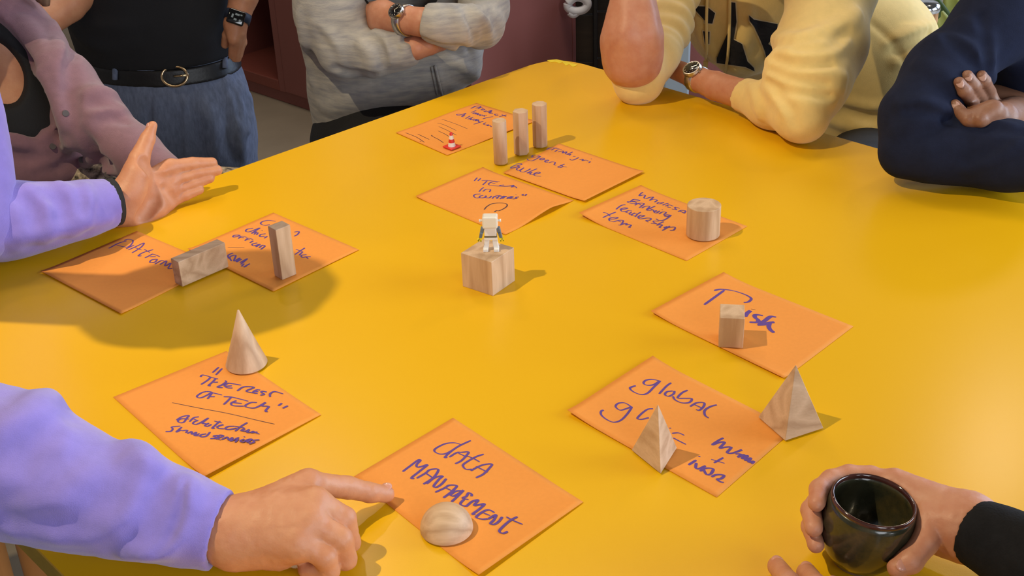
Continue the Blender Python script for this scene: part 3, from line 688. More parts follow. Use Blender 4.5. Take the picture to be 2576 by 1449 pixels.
class Sdf:
    def __init__(s, lo, hi, h):
        s.h = h
        s.lo = np.array(lo, float) - 2 * h
        s.n = np.ceil((np.array(hi, float) + 2 * h - s.lo) / h).astype(int) + 1
        s.ax = [(s.lo[i] + h * np.arange(s.n[i])).astype(np.float32) for i in range(3)]
        s.d = np.full(s.n, 1.0, np.float32)
    def sub(s, lo, hi):
        sl = []
        for i in range(3):
            a = int(max(0, math.floor((lo[i] - s.lo[i]) / s.h))); b = int(min(s.n[i], math.ceil((hi[i] - s.lo[i]) / s.h) + 1))
            if b <= a: return None, None
            sl.append(slice(a, b))
        sl = tuple(sl)
        return sl, (s.ax[0][sl[0]][:, None, None], s.ax[1][sl[1]][None, :, None], s.ax[2][sl[2]][None, None, :])
    @staticmethod
    def smin(a, b, k):
        if k <= 0: return np.minimum(a, b)
        t = np.clip(0.5 + 0.5 * (b - a) / k, 0, 1)
        return b * (1 - t) + a * t - k * t * (1 - t)
    def _chain(s, G, pts, rad, flat, k):
        X, Y, Z = G
        out = None
        if flat is not None:
            fd, fs = unit(flat[0]), flat[1]
        for (a, ra), (b, rb) in zip(zip(pts, rad), list(zip(pts, rad))[1:]):
            a = np.asarray(a, float); b = np.asarray(b, float)
            if flat is not None:
                # squash the cross-section along fd: stretch space there by 1/fs about the bone
                e = b - a
            ab = b - a
            L2 = float(ab @ ab) + 1e-12
            dx, dy, dz = X - a[0], Y - a[1], Z - a[2]
            t = np.clip((dx * ab[0] + dy * ab[1] + dz * ab[2]) / L2, 0, 1)
            qx, qy, qz = dx - t * ab[0], dy - t * ab[1], dz - t * ab[2]
            if flat is not None:
                w = qx * fd[0] + qy * fd[1] + qz * fd[2]
                g = 1.0 / fs - 1.0
                qx, qy, qz = qx + g * w * fd[0], qy + g * w * fd[1], qz + g * w * fd[2]
            d = np.sqrt(qx * qx + qy * qy + qz * qz) - (ra + (rb - ra) * t)
            out = d if out is None else s.smin(out, d, k)
        return out
    def field(s, pts, rad, flat=None, k=0.004, pad=0.02):
        pts = [np.asarray(p, float) for p in pts]
        if not hasattr(rad, '__len__'): rad = [rad] * len(pts)
        R = max(rad) + pad
        P = np.array(pts)
        sl, G = s.sub(P.min(0) - R, P.max(0) + R)
        if sl is None: return None, None
        return sl, s._chain(G, pts, rad, flat, k).astype(np.float32)
    def chain(s, pts, rad, k=0.01, flat=None, kin=0.004):
        sl, f = s.field(pts, rad, flat, kin, pad=k + 3 * s.h)
        if sl is not None: s.d[sl] = s.smin(s.d[sl], f, k)
        return s
    def cut(s, pts, rad, k=0.004, flat=None):
        sl, f = s.field(pts, rad, flat, 0.004, pad=k + 3 * s.h)
        if sl is not None: s.d[sl] = -s.smin(-s.d[sl], f, k)
        return s
    def ell(s, c, r, k=0.01, R=None, cut=False):
        c = np.asarray(c, float); r = np.asarray(r, float)
        m = r.max() + k + 3 * s.h
        sl, G = s.sub(c - m, c + m)
        if sl is None: return s
        X, Y, Z = G[0] - c[0], G[1] - c[1], G[2] - c[2]
        if R is not None:
            R = np.array(R)
            X, Y, Z = X * R[0, 0] + Y * R[1, 0] + Z * R[2, 0], X * R[0, 1] + Y * R[1, 1] + Z * R[2, 1], X * R[0, 2] + Y * R[1, 2] + Z * R[2, 2]
        k0 = np.sqrt((X / r[0]) ** 2 + (Y / r[1]) ** 2 + (Z / r[2]) ** 2)
        k1 = np.sqrt((X / r[0] ** 2) ** 2 + (Y / r[1] ** 2) ** 2 + (Z / r[2] ** 2) ** 2) + 1e-9
        f = (k0 * (k0 - 1) / k1).astype(np.float32)
        s.d[sl] = -s.smin(-s.d[sl], f, k) if cut else s.smin(s.d[sl], f, k)
        return s
    def plane(s, p, n, lo=None, hi=None, k=0.002):
        """remove what lies on the side n points to (within a box)"""
        p = np.asarray(p, float); n = unit(n)
        sl, G = s.sub(s.lo if lo is None else lo, (s.lo + s.n * s.h) if hi is None else hi)
        if sl is None: return s
        f = (G[0] - p[0]) * n[0] + (G[1] - p[1]) * n[1] + (G[2] - p[2]) * n[2]
        s.d[sl] = -s.smin(-s.d[sl], -f.astype(np.float32), k)
        return s
    def capcut(s, p, n, rad, ln=9.0):
        """cut a sleeve end flat at p, only within rad of p on the far side"""
        p = np.asarray(p, float); n = unit(n)
        c = p + n * rad
        sl, G = s.sub(c - rad * 1.3, c + rad * 1.3)
        if sl is None: return s
        ax = (G[0] - p[0]) * n[0] + (G[1] - p[1]) * n[1] + (G[2] - p[2]) * n[2]
        rr = np.sqrt(np.maximum((G[0] - p[0]) ** 2 + (G[1] - p[1]) ** 2 + (G[2] - p[2]) ** 2 - ax ** 2, 0)) - rad
        f = np.maximum(np.maximum(-ax, rr), ax - ln).astype(np.float32)
        s.d[sl] = np.maximum(s.d[sl], -f)
        return s
    def near(s, w=4):
        return np.nonzero(np.abs(s.d) < w * s.h)
    def noise(s, amp, f, seed=0, stretch=(1, 1, 1)):
        i = s.near()
        s.d[i] += amp * vnoise(s.ax[0][i[0]] * stretch[0], s.ax[1][i[1]] * stretch[1], s.ax[2][i[2]] * stretch[2], f, seed)
        return s
    def rings(s, a, b, amp, wl, rad, seed=1, wob=0.6, ease=0.2):
        """cloth bunched in irregular rings around the limb a-b"""
        a = np.asarray(a, float); b = np.asarray(b, float)
        i = s.near()
        P = np.stack([s.ax[0][i[0]], s.ax[1][i[1]], s.ax[2][i[2]]], 1) - a
        L = np.linalg.norm(b - a); e = (b - a) / L
        t = P @ e
        q = np.linalg.norm(P - t[:, None] * e, axis=1)
        m = np.clip(t / L / ease, 0, 1) * np.clip((1 - t / L) / ease, 0, 1) * (q < rad)
        nz = vnoise(P[:, 0], P[:, 1], P[:, 2], 1.0 / (wl * 2.2), seed)
        nm = vnoise(P[:, 0], P[:, 1], P[:, 2], 1.0 / (wl * 3.0), seed + 3)
        ph = 2 * math.pi * (t / wl) + wob * 6.0 * nz
        s.d[i] -= (amp * m * np.sin(ph) * (0.55 + 0.45 * nm)).astype(np.float32)
        return s
    def mesh(s):
        d, h = s.d, s.h
        g = d < 0
        nx, ny, nz = d.shape
        c = [g[i:nx - 1 + i, j:ny - 1 + j, k:nz - 1 + k] for i in (0, 1) for j in (0, 1) for k in (0, 1)]
        cnt = sum(q.astype(np.int8) for q in c)
        mixed = (cnt > 0) & (cnt < 8)
        I = np.nonzero(mixed)
        n = len(I[0])
        idx = np.full(mixed.shape, -1, np.int64)
        idx[I] = np.arange(n)
        acc = np.zeros((n, 3)); num = np.zeros(n)
        for ax in range(3):
            for u in (0, 1):
                for v in (0, 1):
                    o = [0, 0, 0]
                    oth = [q for q in range(3) if q != ax]
                    o[oth[0]], o[oth[1]] = u, v
                    A = d[I[0] + o[0], I[1] + o[1], I[2] + o[2]]
                    o2 = list(o); o2[ax] = 1
                    B = d[I[0] + o2[0], I[1] + o2[1], I[2] + o2[2]]
                    m = (A < 0) != (B < 0)
                    t = np.where(m, A / np.where(m, A - B, 1), 0)
                    p = np.zeros((n, 3))
                    p[:, oth[0]] = u; p[:, oth[1]] = v; p[:, ax] = t
                    acc[m] += p[m]; num[m] += 1
        V = s.lo + (np.stack(I, 1) + acc / num[:, None]) * h
        F = []
        for ax in range(3):
            oth = [(1, 2), (2, 0), (0, 1)][ax]
            sa = [slice(None)] * 3; sb = [slice(None)] * 3
            sa[ax] = slice(0, d.shape[ax] - 1); sb[ax] = slice(1, None)
            for q in oth:
                sa[q] = slice(1, d.shape[q] - 1); sb[q] = slice(1, d.shape[q] - 1)
            ga, gb = g[tuple(sa)], g[tuple(sb)]
            E = np.nonzero(ga != gb)
            fl = ga[E]
            base = np.stack(E, 1)
            for q in oth: base[:, q] += 1
            def cell(du, dv):
                b = base.copy(); b[:, oth[0]] -= du; b[:, oth[1]] -= dv
                return idx[b[:, 0], b[:, 1], b[:, 2]]
            q = np.stack([cell(1, 1), cell(0, 1), cell(0, 0), cell(1, 0)], 1)
            q[~fl] = q[~fl][:, ::-1]
            F.append(q)
        F = np.vstack(F)
        F = F[(F >= 0).all(1)]
        return V, F
def sdf_obj(name, sdfs, m, parent=None, smooth=1):
    Vs, Fs, n = [], [], 0
    for s in (sdfs if isinstance(sdfs, list) else [sdfs]):
        V, F = s.mesh()
        for _ in range(smooth):             # light Laplacian smoothing
            A = np.zeros_like(V); C = np.zeros(len(V))
            for a, b in ((0, 1), (1, 2), (2, 3), (3, 0)):
                np.add.at(A, F[:, a], V[F[:, b]]); np.add.at(C, F[:, a], 1)
                np.add.at(A, F[:, b], V[F[:, a]]); np.add.at(C, F[:, b], 1)
            V = 0.5 * V + 0.5 * A / np.maximum(C, 1)[:, None]
        used = np.zeros(len(V), bool); used[F.ravel()] = True
        V, F = V[used], (np.cumsum(used) - 1)[F]
        Vs.append(V); Fs.append(F + n); n += len(V)
    V = np.vstack(Vs); F = np.vstack(Fs)
    me = bpy.data.meshes.new(name)
    me.vertices.add(len(V)); me.vertices.foreach_set('co', V.astype(np.float32).ravel())
    me.loops.add(F.size); me.loops.foreach_set('vertex_index', F.astype(np.int32).ravel())
    me.polygons.add(len(F))
    me.polygons.foreach_set('loop_start', np.arange(0, F.size, 4, dtype=np.int32))
    me.polygons.foreach_set('use_smooth', np.ones(len(F), bool))
    me.update(calc_edges=True)
    me.validate()
    return link(name, me, m, parent)
def bounds(pts, pad):
    P = np.array(pts)
    return P.min(0) - pad, P.max(0) + pad
def hand_sdf(h, palm, fingers, extra=(), kp=0.012, kf=0.006, flat=None, crease=True):
    """palm: list of (pts, radii); fingers: list of (pts, radii) rooted inside the palm; fingers never melt into each other"""
    allp = [p for pts, r in list(palm) + list(fingers) + list(extra) for p in pts]
    s = Sdf(*bounds(allp, 0.045), h)
    for pts, r in palm: s.chain(pts, r, kp, flat)
    for pts, r in extra: s.chain(pts, r, kp)
    base = s.d.copy()
    for pts, r in fingers:
        # knuckle bulges along the finger
        P = [np.asarray(q, float) for q in pts]
        sl, f = s.field(P, r, None, 0.003, pad=0.02)
        if sl is None: continue
        s.d[sl] = s.smin(s.d[sl], s.smin(base[sl], f, kf), 0.0012)
    if crease: s.noise(0.0004, 260, 3)
    return s
def nail(parent, m, c, nrm, along, l=0.0062, w=0.0048):
    nrm = unit(nrm); along = unit(np.asarray(along) - nrm * (np.asarray(along) @ nrm)); side = np.cross(nrm, along)
    bm = bmesh.new()
    bmesh.ops.create_uvsphere(bm, u_segments=14, v_segments=8, radius=1.0)
    M = Matrix(((side[0] * w, along[0] * l, nrm[0] * 0.0018, c[0]), (side[1] * w, along[1] * l, nrm[1] * 0.0018, c[1]), (side[2] * w, along[2] * l, nrm[2] * 0.0018, c[2]), (0, 0, 0, 1)))
    bmesh.ops.transform(bm, matrix=M, verts=bm.verts[:])
    return from_bm('fingernail', bm, m, parent, smooth=True)
def band_mesh(name, c, axis, ru, rv, width, th, m, parent, u=None, n=48):
    """flat band around a limb: elliptical ring of the given width"""
    axis = unit(axis)
    u = unit(np.cross(axis, (0, 0, 1)) if u is None else np.asarray(u) - axis * (np.asarray(u) @ axis)); v = np.cross(axis, u)
    prof = [(-width / 2, 0.0), (-width / 2, th), (0, th * 1.25), (width / 2, th), (width / 2, 0.0)]
    V, F = [], []
    for i in range(n):
        a = 2 * math.pi * i / n
        for w_, t_ in prof:
            V.append(np.asarray(c) + u * (ru + t_) * math.cos(a) + v * (rv + t_) * math.sin(a) + axis * w_)
    k = len(prof)
    for i in range(n):
        for j in range(k):
            F.append((i * k + j, ((i + 1) % n) * k + j, ((i + 1) % n) * k + (j + 1) % k, i * k + (j + 1) % k))
    return pyd(name, V, F, m, parent, smooth=True)
def person(label, loc):
    return tag(empty('person', loc), label, 'person')
def skin_mat(name, col, col2, rough=0.5):
    return mat(name, col, rough, col2=col2, nscale=45, bump=0.12, bscale=500, sss=0.12)
M_skinA = skin_mat('skin_light', (0.60, 0.275, 0.140), (0.53, 0.215, 0.105))
M_skinB = skin_mat('skin_rosy', (0.58, 0.275, 0.165), (0.51, 0.205, 0.115))
M_skinC = skin_mat('skin_brown', (0.30, 0.145, 0.085), (0.25, 0.11, 0.065))
M_nail = mat('nail', (0.62, 0.30, 0.22), 0.28, coat=0.3)
M_nailC = mat('nail_pale', (0.55, 0.33, 0.27), 0.25, coat=0.4)
def _surf(s, x, y, t0=0.3, t1=4.5):
    """first point of the surface along the view direction of photo pixel x, y"""
    d = ray(x, y)
    ts = np.arange(t0, t1, s.h * 0.5)
    P = CAM + ts[:, None] * d
    I = np.round((P - s.lo) / s.h).astype(int)
    ok = ((I >= 0) & (I < s.n)).all(1)
    v = np.ones(len(ts))
    v[ok] = s.d[I[ok, 0], I[ok, 1], I[ok, 2]]
    w = np.nonzero(v < 0)[0]
    if len(w) == 0: return None
    t = ts[w[0]] + np.linspace(-1.6, 1.0, 27) * s.h
    Q = CAM + t[:, None] * d
    G = np.clip((Q - s.lo) / s.h, 0, s.n - 1.001)
    i = G.astype(int); f = G - i
    v = 0
    for a in (0, 1):
        for b in (0, 1):
            for c in (0, 1):
                v = v + s.d[i[:, 0] + a, i[:, 1] + b, i[:, 2] + c] * (f[:, 0] if a else 1 - f[:, 0]) * (f[:, 1] if b else 1 - f[:, 1]) * (f[:, 2] if c else 1 - f[:, 2])
    j = np.nonzero(v < 0)[0]
    return (Q[j[0]] if len(j) else P[w[0]]), unit(d)
def _ridge(s, path, r, out, k=0.012, cut=False):
    pts = []
    for q in spline(path, 4):
        a = _surf(s, *q)
        if a is None: continue
        p, d = a
        pts.append(p - d * (r - out) if cut else p + d * (r - out))
    if len(pts) > 1:
        n = len(pts)
        rad = [r * (0.55 + 0.45 * math.sin(math.pi * (i + 0.5) / n)) for i in range(n)]
        (s.cut if cut else s.chain)(pts, rad, k)
    return s
Sdf.surf = _surf
Sdf.ridge = lambda s, path, r=0.012, out=0.005, k=0.014: _ridge(s, path, r, out, k)
Sdf.groove = lambda s, path, r=0.009, out=0.004, k=0.010: _ridge(s, path, r, out, k, True)
def DP(L): return [D(*q) for q in L]
def RX(P, L): return [rp(p, q) for p, q in zip(P, L)]
def legs(parent, hip, knees, feet, m, r=(0.10, 0.07, 0.05), name='trousers', h=0.011, hipr=0.14):
    """hips, thighs and shins of a seated or standing figure, down to the floor"""
    pts = [hip] + list(knees) + list(feet)
    s = Sdf(*bounds(pts, 0.17), h)
    s.ell(hip, (hipr, hipr * 0.85, hipr * 0.8), 0.03)
    for k, f in zip(knees, feet):
        sd = unit(np.cross(k - hip, V3(0, 0, 1)))
        s.chain([hip * 0.75 + k * 0.25, k, f + V3(0, 0, 0.05)], list(r), 0.03)
        s.ell(f + unit((k - hip) * V3(1, 1, 0)) * 0.06 + V3(0, 0, 0.035), (0.06, 0.06, 0.035), 0.02)
    s.plane(V3(0, 0, 0.002), V3(0, 0, -1))
    return sdf_obj(name, s, m, parent)
def head_parts(parent, c, fwd, skin_s, m_hair, hair_long=0.0, name='hair'):
    """adds a head with face to the skin field and a hair mesh over it"""
    f = unit(V3(fwd[0], fwd[1], 0)); sd = V3(-f[1], f[0], 0)
    R = np.stack([f, sd, V3(0, 0, 1)], 1)
    skin_s.ell(c + V3(0, 0, 0.03), (0.098, 0.076, 0.115), 0.02, R).ell(c + f * 0.045 - V3(0, 0, 0.045), (0.05, 0.05, 0.05), 0.02, R)
    skin_s.chain([c + f * 0.098 + V3(0, 0, 0.03), c + f * 0.115 - V3(0, 0, 0.005)], [0.008, 0.013], 0.012)
    for s in (-1, 1):
        skin_s.ell(c + sd * s * 0.078 + V3(0, 0, 0.01), (0.018, 0.008, 0.03), 0.004, R).ell(c + f * 0.098 + sd * s * 0.032 + V3(0, 0, 0.035), (0.010, 0.014, 0.008), 0.004, R, cut=True)
    skin_s.chain([c + f * 0.100 - sd * 0.022 - V3(0, 0, 0.040), c + f * 0.106 - V3(0, 0, 0.040), c + f * 0.100 + sd * 0.022 - V3(0, 0, 0.040)], 0.006, 0.006)
    for s in (-1, 1):
        bm = bmesh.new()
        bmesh.ops.create_uvsphere(bm, u_segments=14, v_segments=10, radius=0.0115)
        bmesh.ops.translate(bm, vec=Vector(c + f * 0.083 + sd * s * 0.032 + V3(0, 0, 0.035)), verts=bm.verts[:])
        from_bm('eye', bm, M_eye, parent, smooth=True)
    hs = Sdf(*bounds([c - 0.1 - V3(0, 0, hair_long), c + 0.2], 0.05), 0.009)
    hs.ell(c + V3(0, 0, 0.045) - f * 0.008, (0.108, 0.088, 0.118), 0.02, R)
    if hair_long:
        for s in (-1, 1): hs.chain([c + sd * s * 0.08 + V3(0, 0, 0.05), c + sd * s * 0.095 - V3(0, 0, hair_long * 0.5), c + sd * s * 0.10 + f * 0.02 - V3(0, 0, hair_long)], [0.03, 0.032, 0.012], 0.03)
        hs.chain([c - f * 0.07, c - f * 0.08 - V3(0, 0, hair_long * 0.8)], [0.06, 0.05], 0.03)
    hs.ell(c + f * 0.09 - V3(0, 0, 0.012), (0.075, 0.072, 0.085), 0.02, R, cut=True).noise(0.004, 45, 2, (1, 1, 0.3))
    return sdf_obj(name, hs, m_hair, parent)

# ------------------------------------------------------------------ person in the lavender sweatshirt (left, pointing)
M_lav = mat('lavender_cotton', (0.232, 0.178, 0.575), 0.9, noise=0.06, nscale=60, bump=0.25, bscale=900, sheen=0.3)
M_bandk = mat('black_elastic', (0.012, 0.012, 0.012), 0.8, bump=0.5, bscale=900)
M_hairdk = mat('brown_hair', (0.05, 0.028, 0.016), 0.6, stretch=(8, 8, 1), noise=0.3, nscale=30)
def lavender():
    sh_l, sh_r = D(-200, 60, 1.65), V3(-0.94, 1.20, 1.13)
    pel = V3(-1.16, 1.38, 0.52); chest = V3(-0.98, 1.41, 1.01); neck = V3(-0.84, 1.37, 1.22); head = V3(-0.69, 1.30, 1.385)
    # pointing right arm
    ra = [T(555, 1332, 0.044), T(430, 1298, 0.055), T(300, 1264, 0.066), T(150, 1215, 0.080), T(0, 1160, 0.095), T(-230, 1080, 0.125)]
    rr = [rp(p, q) for p, q in zip(ra, (84, 103, 122, 145, 172, 175))]
    la = [T(272, 512, 0.050), T(200, 528, 0.056), T(100, 545, 0.060), T(0, 556, 0.062), T(-72, 552, 0.080)]
    lr = [rp(p, q) for p, q in zip(la, (50, 62, 76, 92, 104))]
    o = person('person in a lavender sweatshirt at the left, one hand open, the other pointing', (pel[0], pel[1], 0))
    # skin: one figure, fine meshes where it shows
    body = Sdf(*bounds([pel, head, sh_l, sh_r, ra[-1], la[-1]], 0.16), 0.009)
    body.chain([pel, chest], [0.13, 0.14], 0.03, flat=((1, 0, 0.1), 0.72)).chain([chest, neck, head], [0.09, 0.052, 0.05], 0.03)
    body.ell(head + V3(0.01, 0, 0.03), (0.098, 0.076, 0.118), 0.02).ell(head + V3(0.05, 0, -0.04), (0.05, 0.052, 0.05), 0.02)
    body.ell(head + V3(0.112, 0, 0.005), (0.018, 0.013, 0.022), 0.01)
    for s in (-1, 1): body.ell(head + V3(0.0, s * 0.078, 0.01), (0.018, 0.008, 0.03), 0.004).ell(head + V3(0.098, s * 0.032, 0.035), (0.012, 0.014, 0.009), 0.004, cut=True)
    body.chain([sh_r + V3(0, 0.03, -0.02), ra[-1], ra[-2], ra[-3]], [0.04, 0.034, 0.034, 0.032], 0.02).chain([sh_l - V3(0, 0.02, 0.02), (sh_l + la[-1]) / 2 + V3(0, 0.02, 0), la[-1], la[-2], la[-3]], [0.036, 0.03, 0.028, 0.028, 0.026], 0.02)
    # pointing hand
    hz = lambda p, z: V3(p[0], p[1], TT + z)
    Wr = T(580, 1332, 0.045)
    I = T(775, 1217, 0.060); Mm = T(792, 1264, 0.062); R_ = T(778, 1312, 0.056); Pk = T(748, 1358, 0.046)
    fing = []
    Ip, Id, It = T(872, 1226, 0.036), T(930, 1239, 0.022), T(972, 1243, 0.0115)
    fing.append(([I, Ip, Id, It], [0.0125, 0.0112, 0.0100, 0.0085]))
    for mc, pp, z, r in ((Mm, (864, 1306), 0.042, 0.0122), (R_, (857, 1357), 0.038, 0.0116), (Pk, (818, 1402), 0.030, 0.0108)):
        pip = T(*pp, z)
        f = unit((pip - mc) * V3(1, 1, 0))
        dip = hz(pip + f * 0.003, 0.0145); tip = hz(pip - f * 0.020, 0.0115)
        fing.append(([mc, pip, dip, tip], [r + 0.0015, r, r - 0.0015, r - 0.002]))
    thumb = ([T(640, 1300, 0.034), T(700, 1262, 0.026), T(765, 1248, 0.018), T(815, 1250, 0.014)], [0.017, 0.0135, 0.0115, 0.009])
    palm = [([T(480, 1318, 0.046), Wr, (Wr + Mm) / 2, Mm], [0.027, 0.0275, 0.021, 0.0145]), ([Wr, I], [0.024, 0.0145]), ([Wr, R_], [0.024, 0.0145]), ([Wr - V3(0, 0.006, 0.004), Pk], [0.024, 0.014]),
            ([T(600, 1372, 0.030), T(700, 1378, 0.026), Pk - V3(0, 0, 0.008)], [0.023, 0.020, 0.014])]
    hA = hand_sdf(0.0017, palm, fing + [thumb], kp=0.014)
    # knuckle tendons
    # open hand, palm to the camera, heel of the hand on the table
    P0 = T(320, 570, 0.0); Q0 = T(500, 512, 0.0)
    nrm = unit(np.cross(Q0 - P0, V3(0.05, 0.30, 1.0)))
    if nrm[1] > 0: nrm = -nrm                # towards the camera
    P0 = P0 + V3(0, 0, 0.004)
    def PL(x, y, off=0.0):
        d = ray(x, y)
        t = ((P0 - nrm * 0.012 - CAM) @ nrm) / (d @ nrm)
        return CAM + d * t + nrm * off
    w2 = PL(292, 512)
    MC = [PL(428, 420), PL(432, 450), PL(430, 481), PL(420, 511)]
    mids = [PL(482, 412, .002), PL(490, 436, .003), PL(484, 461, .003), PL(464, 490, .003)]
    tips = [PL(530, 409, .005), PL(541, 427, .008), PL(522, 447, .008), PL(497, 476, .007)]
    fg = [([a, b, c], [0.0112 - 0.0005 * k, 0.0102 - 0.0005 * k, 0.0084 - 0.0004 * k]) for k, (a, b, c) in enumerate(zip(MC, mids, tips))]
    th = ([PL(330, 470, .006), PL(348, 398, .004), PL(371, 350), PL(384, 316)], [0.022, 0.0150, 0.0112, 0.0070])
    pm = [([PL(215, 528), w2, PL(350, 490)], [0.026, 0.027, 0.022]), ([w2, MC[0]], [0.022, 0.0125]), ([w2, MC[1]], [0.022, 0.0125]), ([w2, MC[2]], [0.022, 0.0125]), ([PL(305, 530), PL(360, 533), MC[3]], [0.024, 0.019, 0.0125]),
          ([PL(312, 490, .008), PL(340, 440, .008)], [0.022, 0.020])]
    hB = hand_sdf(0.0019, pm, fg + [th], kp=0.012)
    hB.chain([PL(318, 480, .016), PL(335, 430, .016)], [0.014, 0.013], 0.02).chain([PL(330, 535, .012), PL(390, 525, .010)], [0.013, 0.010], 0.02)
    for q in (([PL(350, 400, .030), PL(385, 440, .026), PL(372, 500, .026), PL(345, 540, .028)], 0.0135), ([PL(445, 438, .022), PL(400, 445, .023), PL(370, 425, .026)], 0.0100), ([PL(430, 505, .022), PL(405, 470, .022), PL(420, 440, .022)], 0.0098)):
        hB.cut(*q, k=0.004)
    sk = sdf_obj('body', [body, hA, hB], M_skinA, o)
    nail(o, M_nail, It + V3(0.000, 0.0005, 0.0082), V3(-0.1, -0.35, 1), It - Id, 0.0066, 0.0055)
    nail(o, M_nail, PL(381, 318, -0.0015) + unit(PL(378, 318) - PL(384, 318)) * 0.0055, PL(370, 318) - PL(384, 322), th[0][3] - th[0][2], 0.006, 0.005)
    # sweatshirt: coarse torso, fine sleeves, one mesh
    c = Sdf(*bounds([pel + V3(-.05, 0, 0), sh_l, sh_r, neck, ra[-1], la[-1]], 0.17), 0.008)
    c.chain([pel, pel + V3(0.03, 0.0, 0.2), chest, chest + V3(0.05, 0, 0.14)], [0.175, 0.185, 0.18, 0.11], 0.05, flat=((1, 0, 0.15), 0.74))
    c.chain([chest + V3(0, 0.1, 0.06), sh_l], [0.10, 0.085], 0.05).chain([chest + V3(0, -0.1, 0.06), sh_r], [0.10, 0.085], 0.05)
    c.chain([sh_l, (sh_l + la[-1]) / 2 + V3(0, 0.02, 0), la[-1], la[-2]], [0.080, 0.068, 0.064, 0.052], 0.03)
    c.chain([sh_r, (sh_r + ra[-1]) / 2 + V3(-0.02, -0.03, 0), ra[-1], ra[-2]], [0.088, 0.080, 0.070, 0.058], 0.03)
    c.noise(0.006, 9, 2)
    # pointing sleeve
    e1 = unit(ra[0] - ra[1]); cu = T(556, 1332, 0.045)
    c1 = Sdf(*bounds(ra, 0.085), 0.0032)
    c1.chain([ra[0] + e1 * 0.03] + ra, [rr[0]] + rr, 0.02, kin=0.03)
    for path, r, o_ in (([(-5, 1105), (50, 1085), (95, 1045), (118, 1010)], 0.020, 0.006), ([(150, 1330), (250, 1305), (320, 1258), (357, 1200), (352, 1155), (330, 1135)], 0.017, 0.0055),
                       ([(380, 1345), (430, 1298), (455, 1255), (470, 1228)], 0.012, 0.0035), ([(-5, 1200), (80, 1160), (150, 1120)], 0.020, 0.004), ([(60, 1300), (150, 1270), (230, 1210)], 0.020, 0.003), ([(330, 1385), (400, 1372), (440, 1345)], 0.011, 0.003)):
        c1.ridge(path, r, o_ * 1.7, 0.017)
    for path, r, o_ in (([(-5, 1150), (60, 1135), (120, 1080)], 0.020, 0.0045), ([(215, 1290), (290, 1240), (325, 1180)], 0.018, 0.005), ([(345, 1360), (400, 1330), (430, 1275)], 0.014, 0.004), ([(375, 1290), (395, 1240), (400, 1200)], 0.014, 0.0025), ([(20, 1330), (120, 1335), (220, 1345)], 0.014, 0.003)):
        c1.groove(path, r, o_ * 1.7, 0.016)
    c1.groove([(466, 1198), (458, 1240), (446, 1300), (424, 1352), (388, 1402)], 0.0042, 0.0030, 0.003)
    c1.noise(0.0018, 26, 6).noise(0.0006, 90, 8)
    c1.capcut(cu, e1, 0.10).cut([cu - e1 * 0.010, cu + e1 * 0.03], [0.0310, 0.0310], 0.001)
    # sleeve of the open hand
    e2 = unit(la[0] - la[1]); cl = T(276, 511, 0.050)
    c2 = Sdf(*bounds(la, 0.085), 0.0034)
    c2.chain([la[0] + e2 * 0.03] + la, [lr[0]] + lr, 0.02, kin=0.03)
    for path, r, o_ in (([(10, 500), (45, 520), (55, 570), (40, 610)], 0.014, 0.005), ([(70, 480), (110, 510), (125, 555), (110, 590)], 0.013, 0.005), ([(150, 468), (185, 500), (195, 545), (180, 575)], 0.010, 0.004), ([(215, 470), (222, 510), (215, 550)], 0.007, 0.003), ([(0, 600), (100, 585), (200, 562), (270, 548)], 0.008, 0.0018)):
        c2.ridge(path, r, o_, 0.014)
    for path, r, o_ in (([(30, 480), (75, 510), (85, 560)], 0.012, 0.005), ([(110, 475), (150, 505), (158, 555)], 0.010, 0.004), ([(200, 485), (208, 530)], 0.006, 0.003)):
        c2.groove(path, r, o_, 0.012)
    c2.noise(0.0014, 30, 6)
    c2.capcut(cl, e2, 0.08)
    sw = sdf_obj('sweatshirt', [c, c1, c2], M_lav, o)
    band_mesh('wristband', cl + e2 * 0.002, e2 * 1 + V3(0.1, 0, 0), 0.0305, 0.0325, 0.0145, 0.0022, M_bandk, o)
    # hair cap
    hs = Sdf(*bounds([head - 0.1, head + V3(0.1, 0.1, 0.2)], 0.06), 0.008)
    hs.ell(head + V3(-0.005, 0, 0.045), (0.108, 0.088, 0.118), 0.02).ell(head + V3(0.085, 0, -0.01), (0.07, 0.075, 0.085), 0.02, cut=True).noise(0.004, 40, 2)
    sdf_obj('hair', hs, M_hairdk, o)
    # trousers and thighs under the table edge
    tr = Sdf(*bounds([pel, V3(-0.75, 1.25, 0.45), V3(-0.75, 1.5, 0.45), V3(-0.8, 1.3, 0.05)], 0.12), 0.010)
    for s in (-1, 1): tr.chain([pel + V3(0, s * 0.08, -0.02), pel + V3(0.26, s * 0.08 + 0.05, -0.04), pel + V3(0.20, s * 0.08 + 0.05, -0.46)], [0.10, 0.075, 0.055], 0.03)
    tr.plane(V3(0, 0, 0.012), V3(0, 0, -1))
    sdf_obj('trousers', tr, mat('navy_denim', (0.03, 0.04, 0.07), 0.9), o)
lavender()

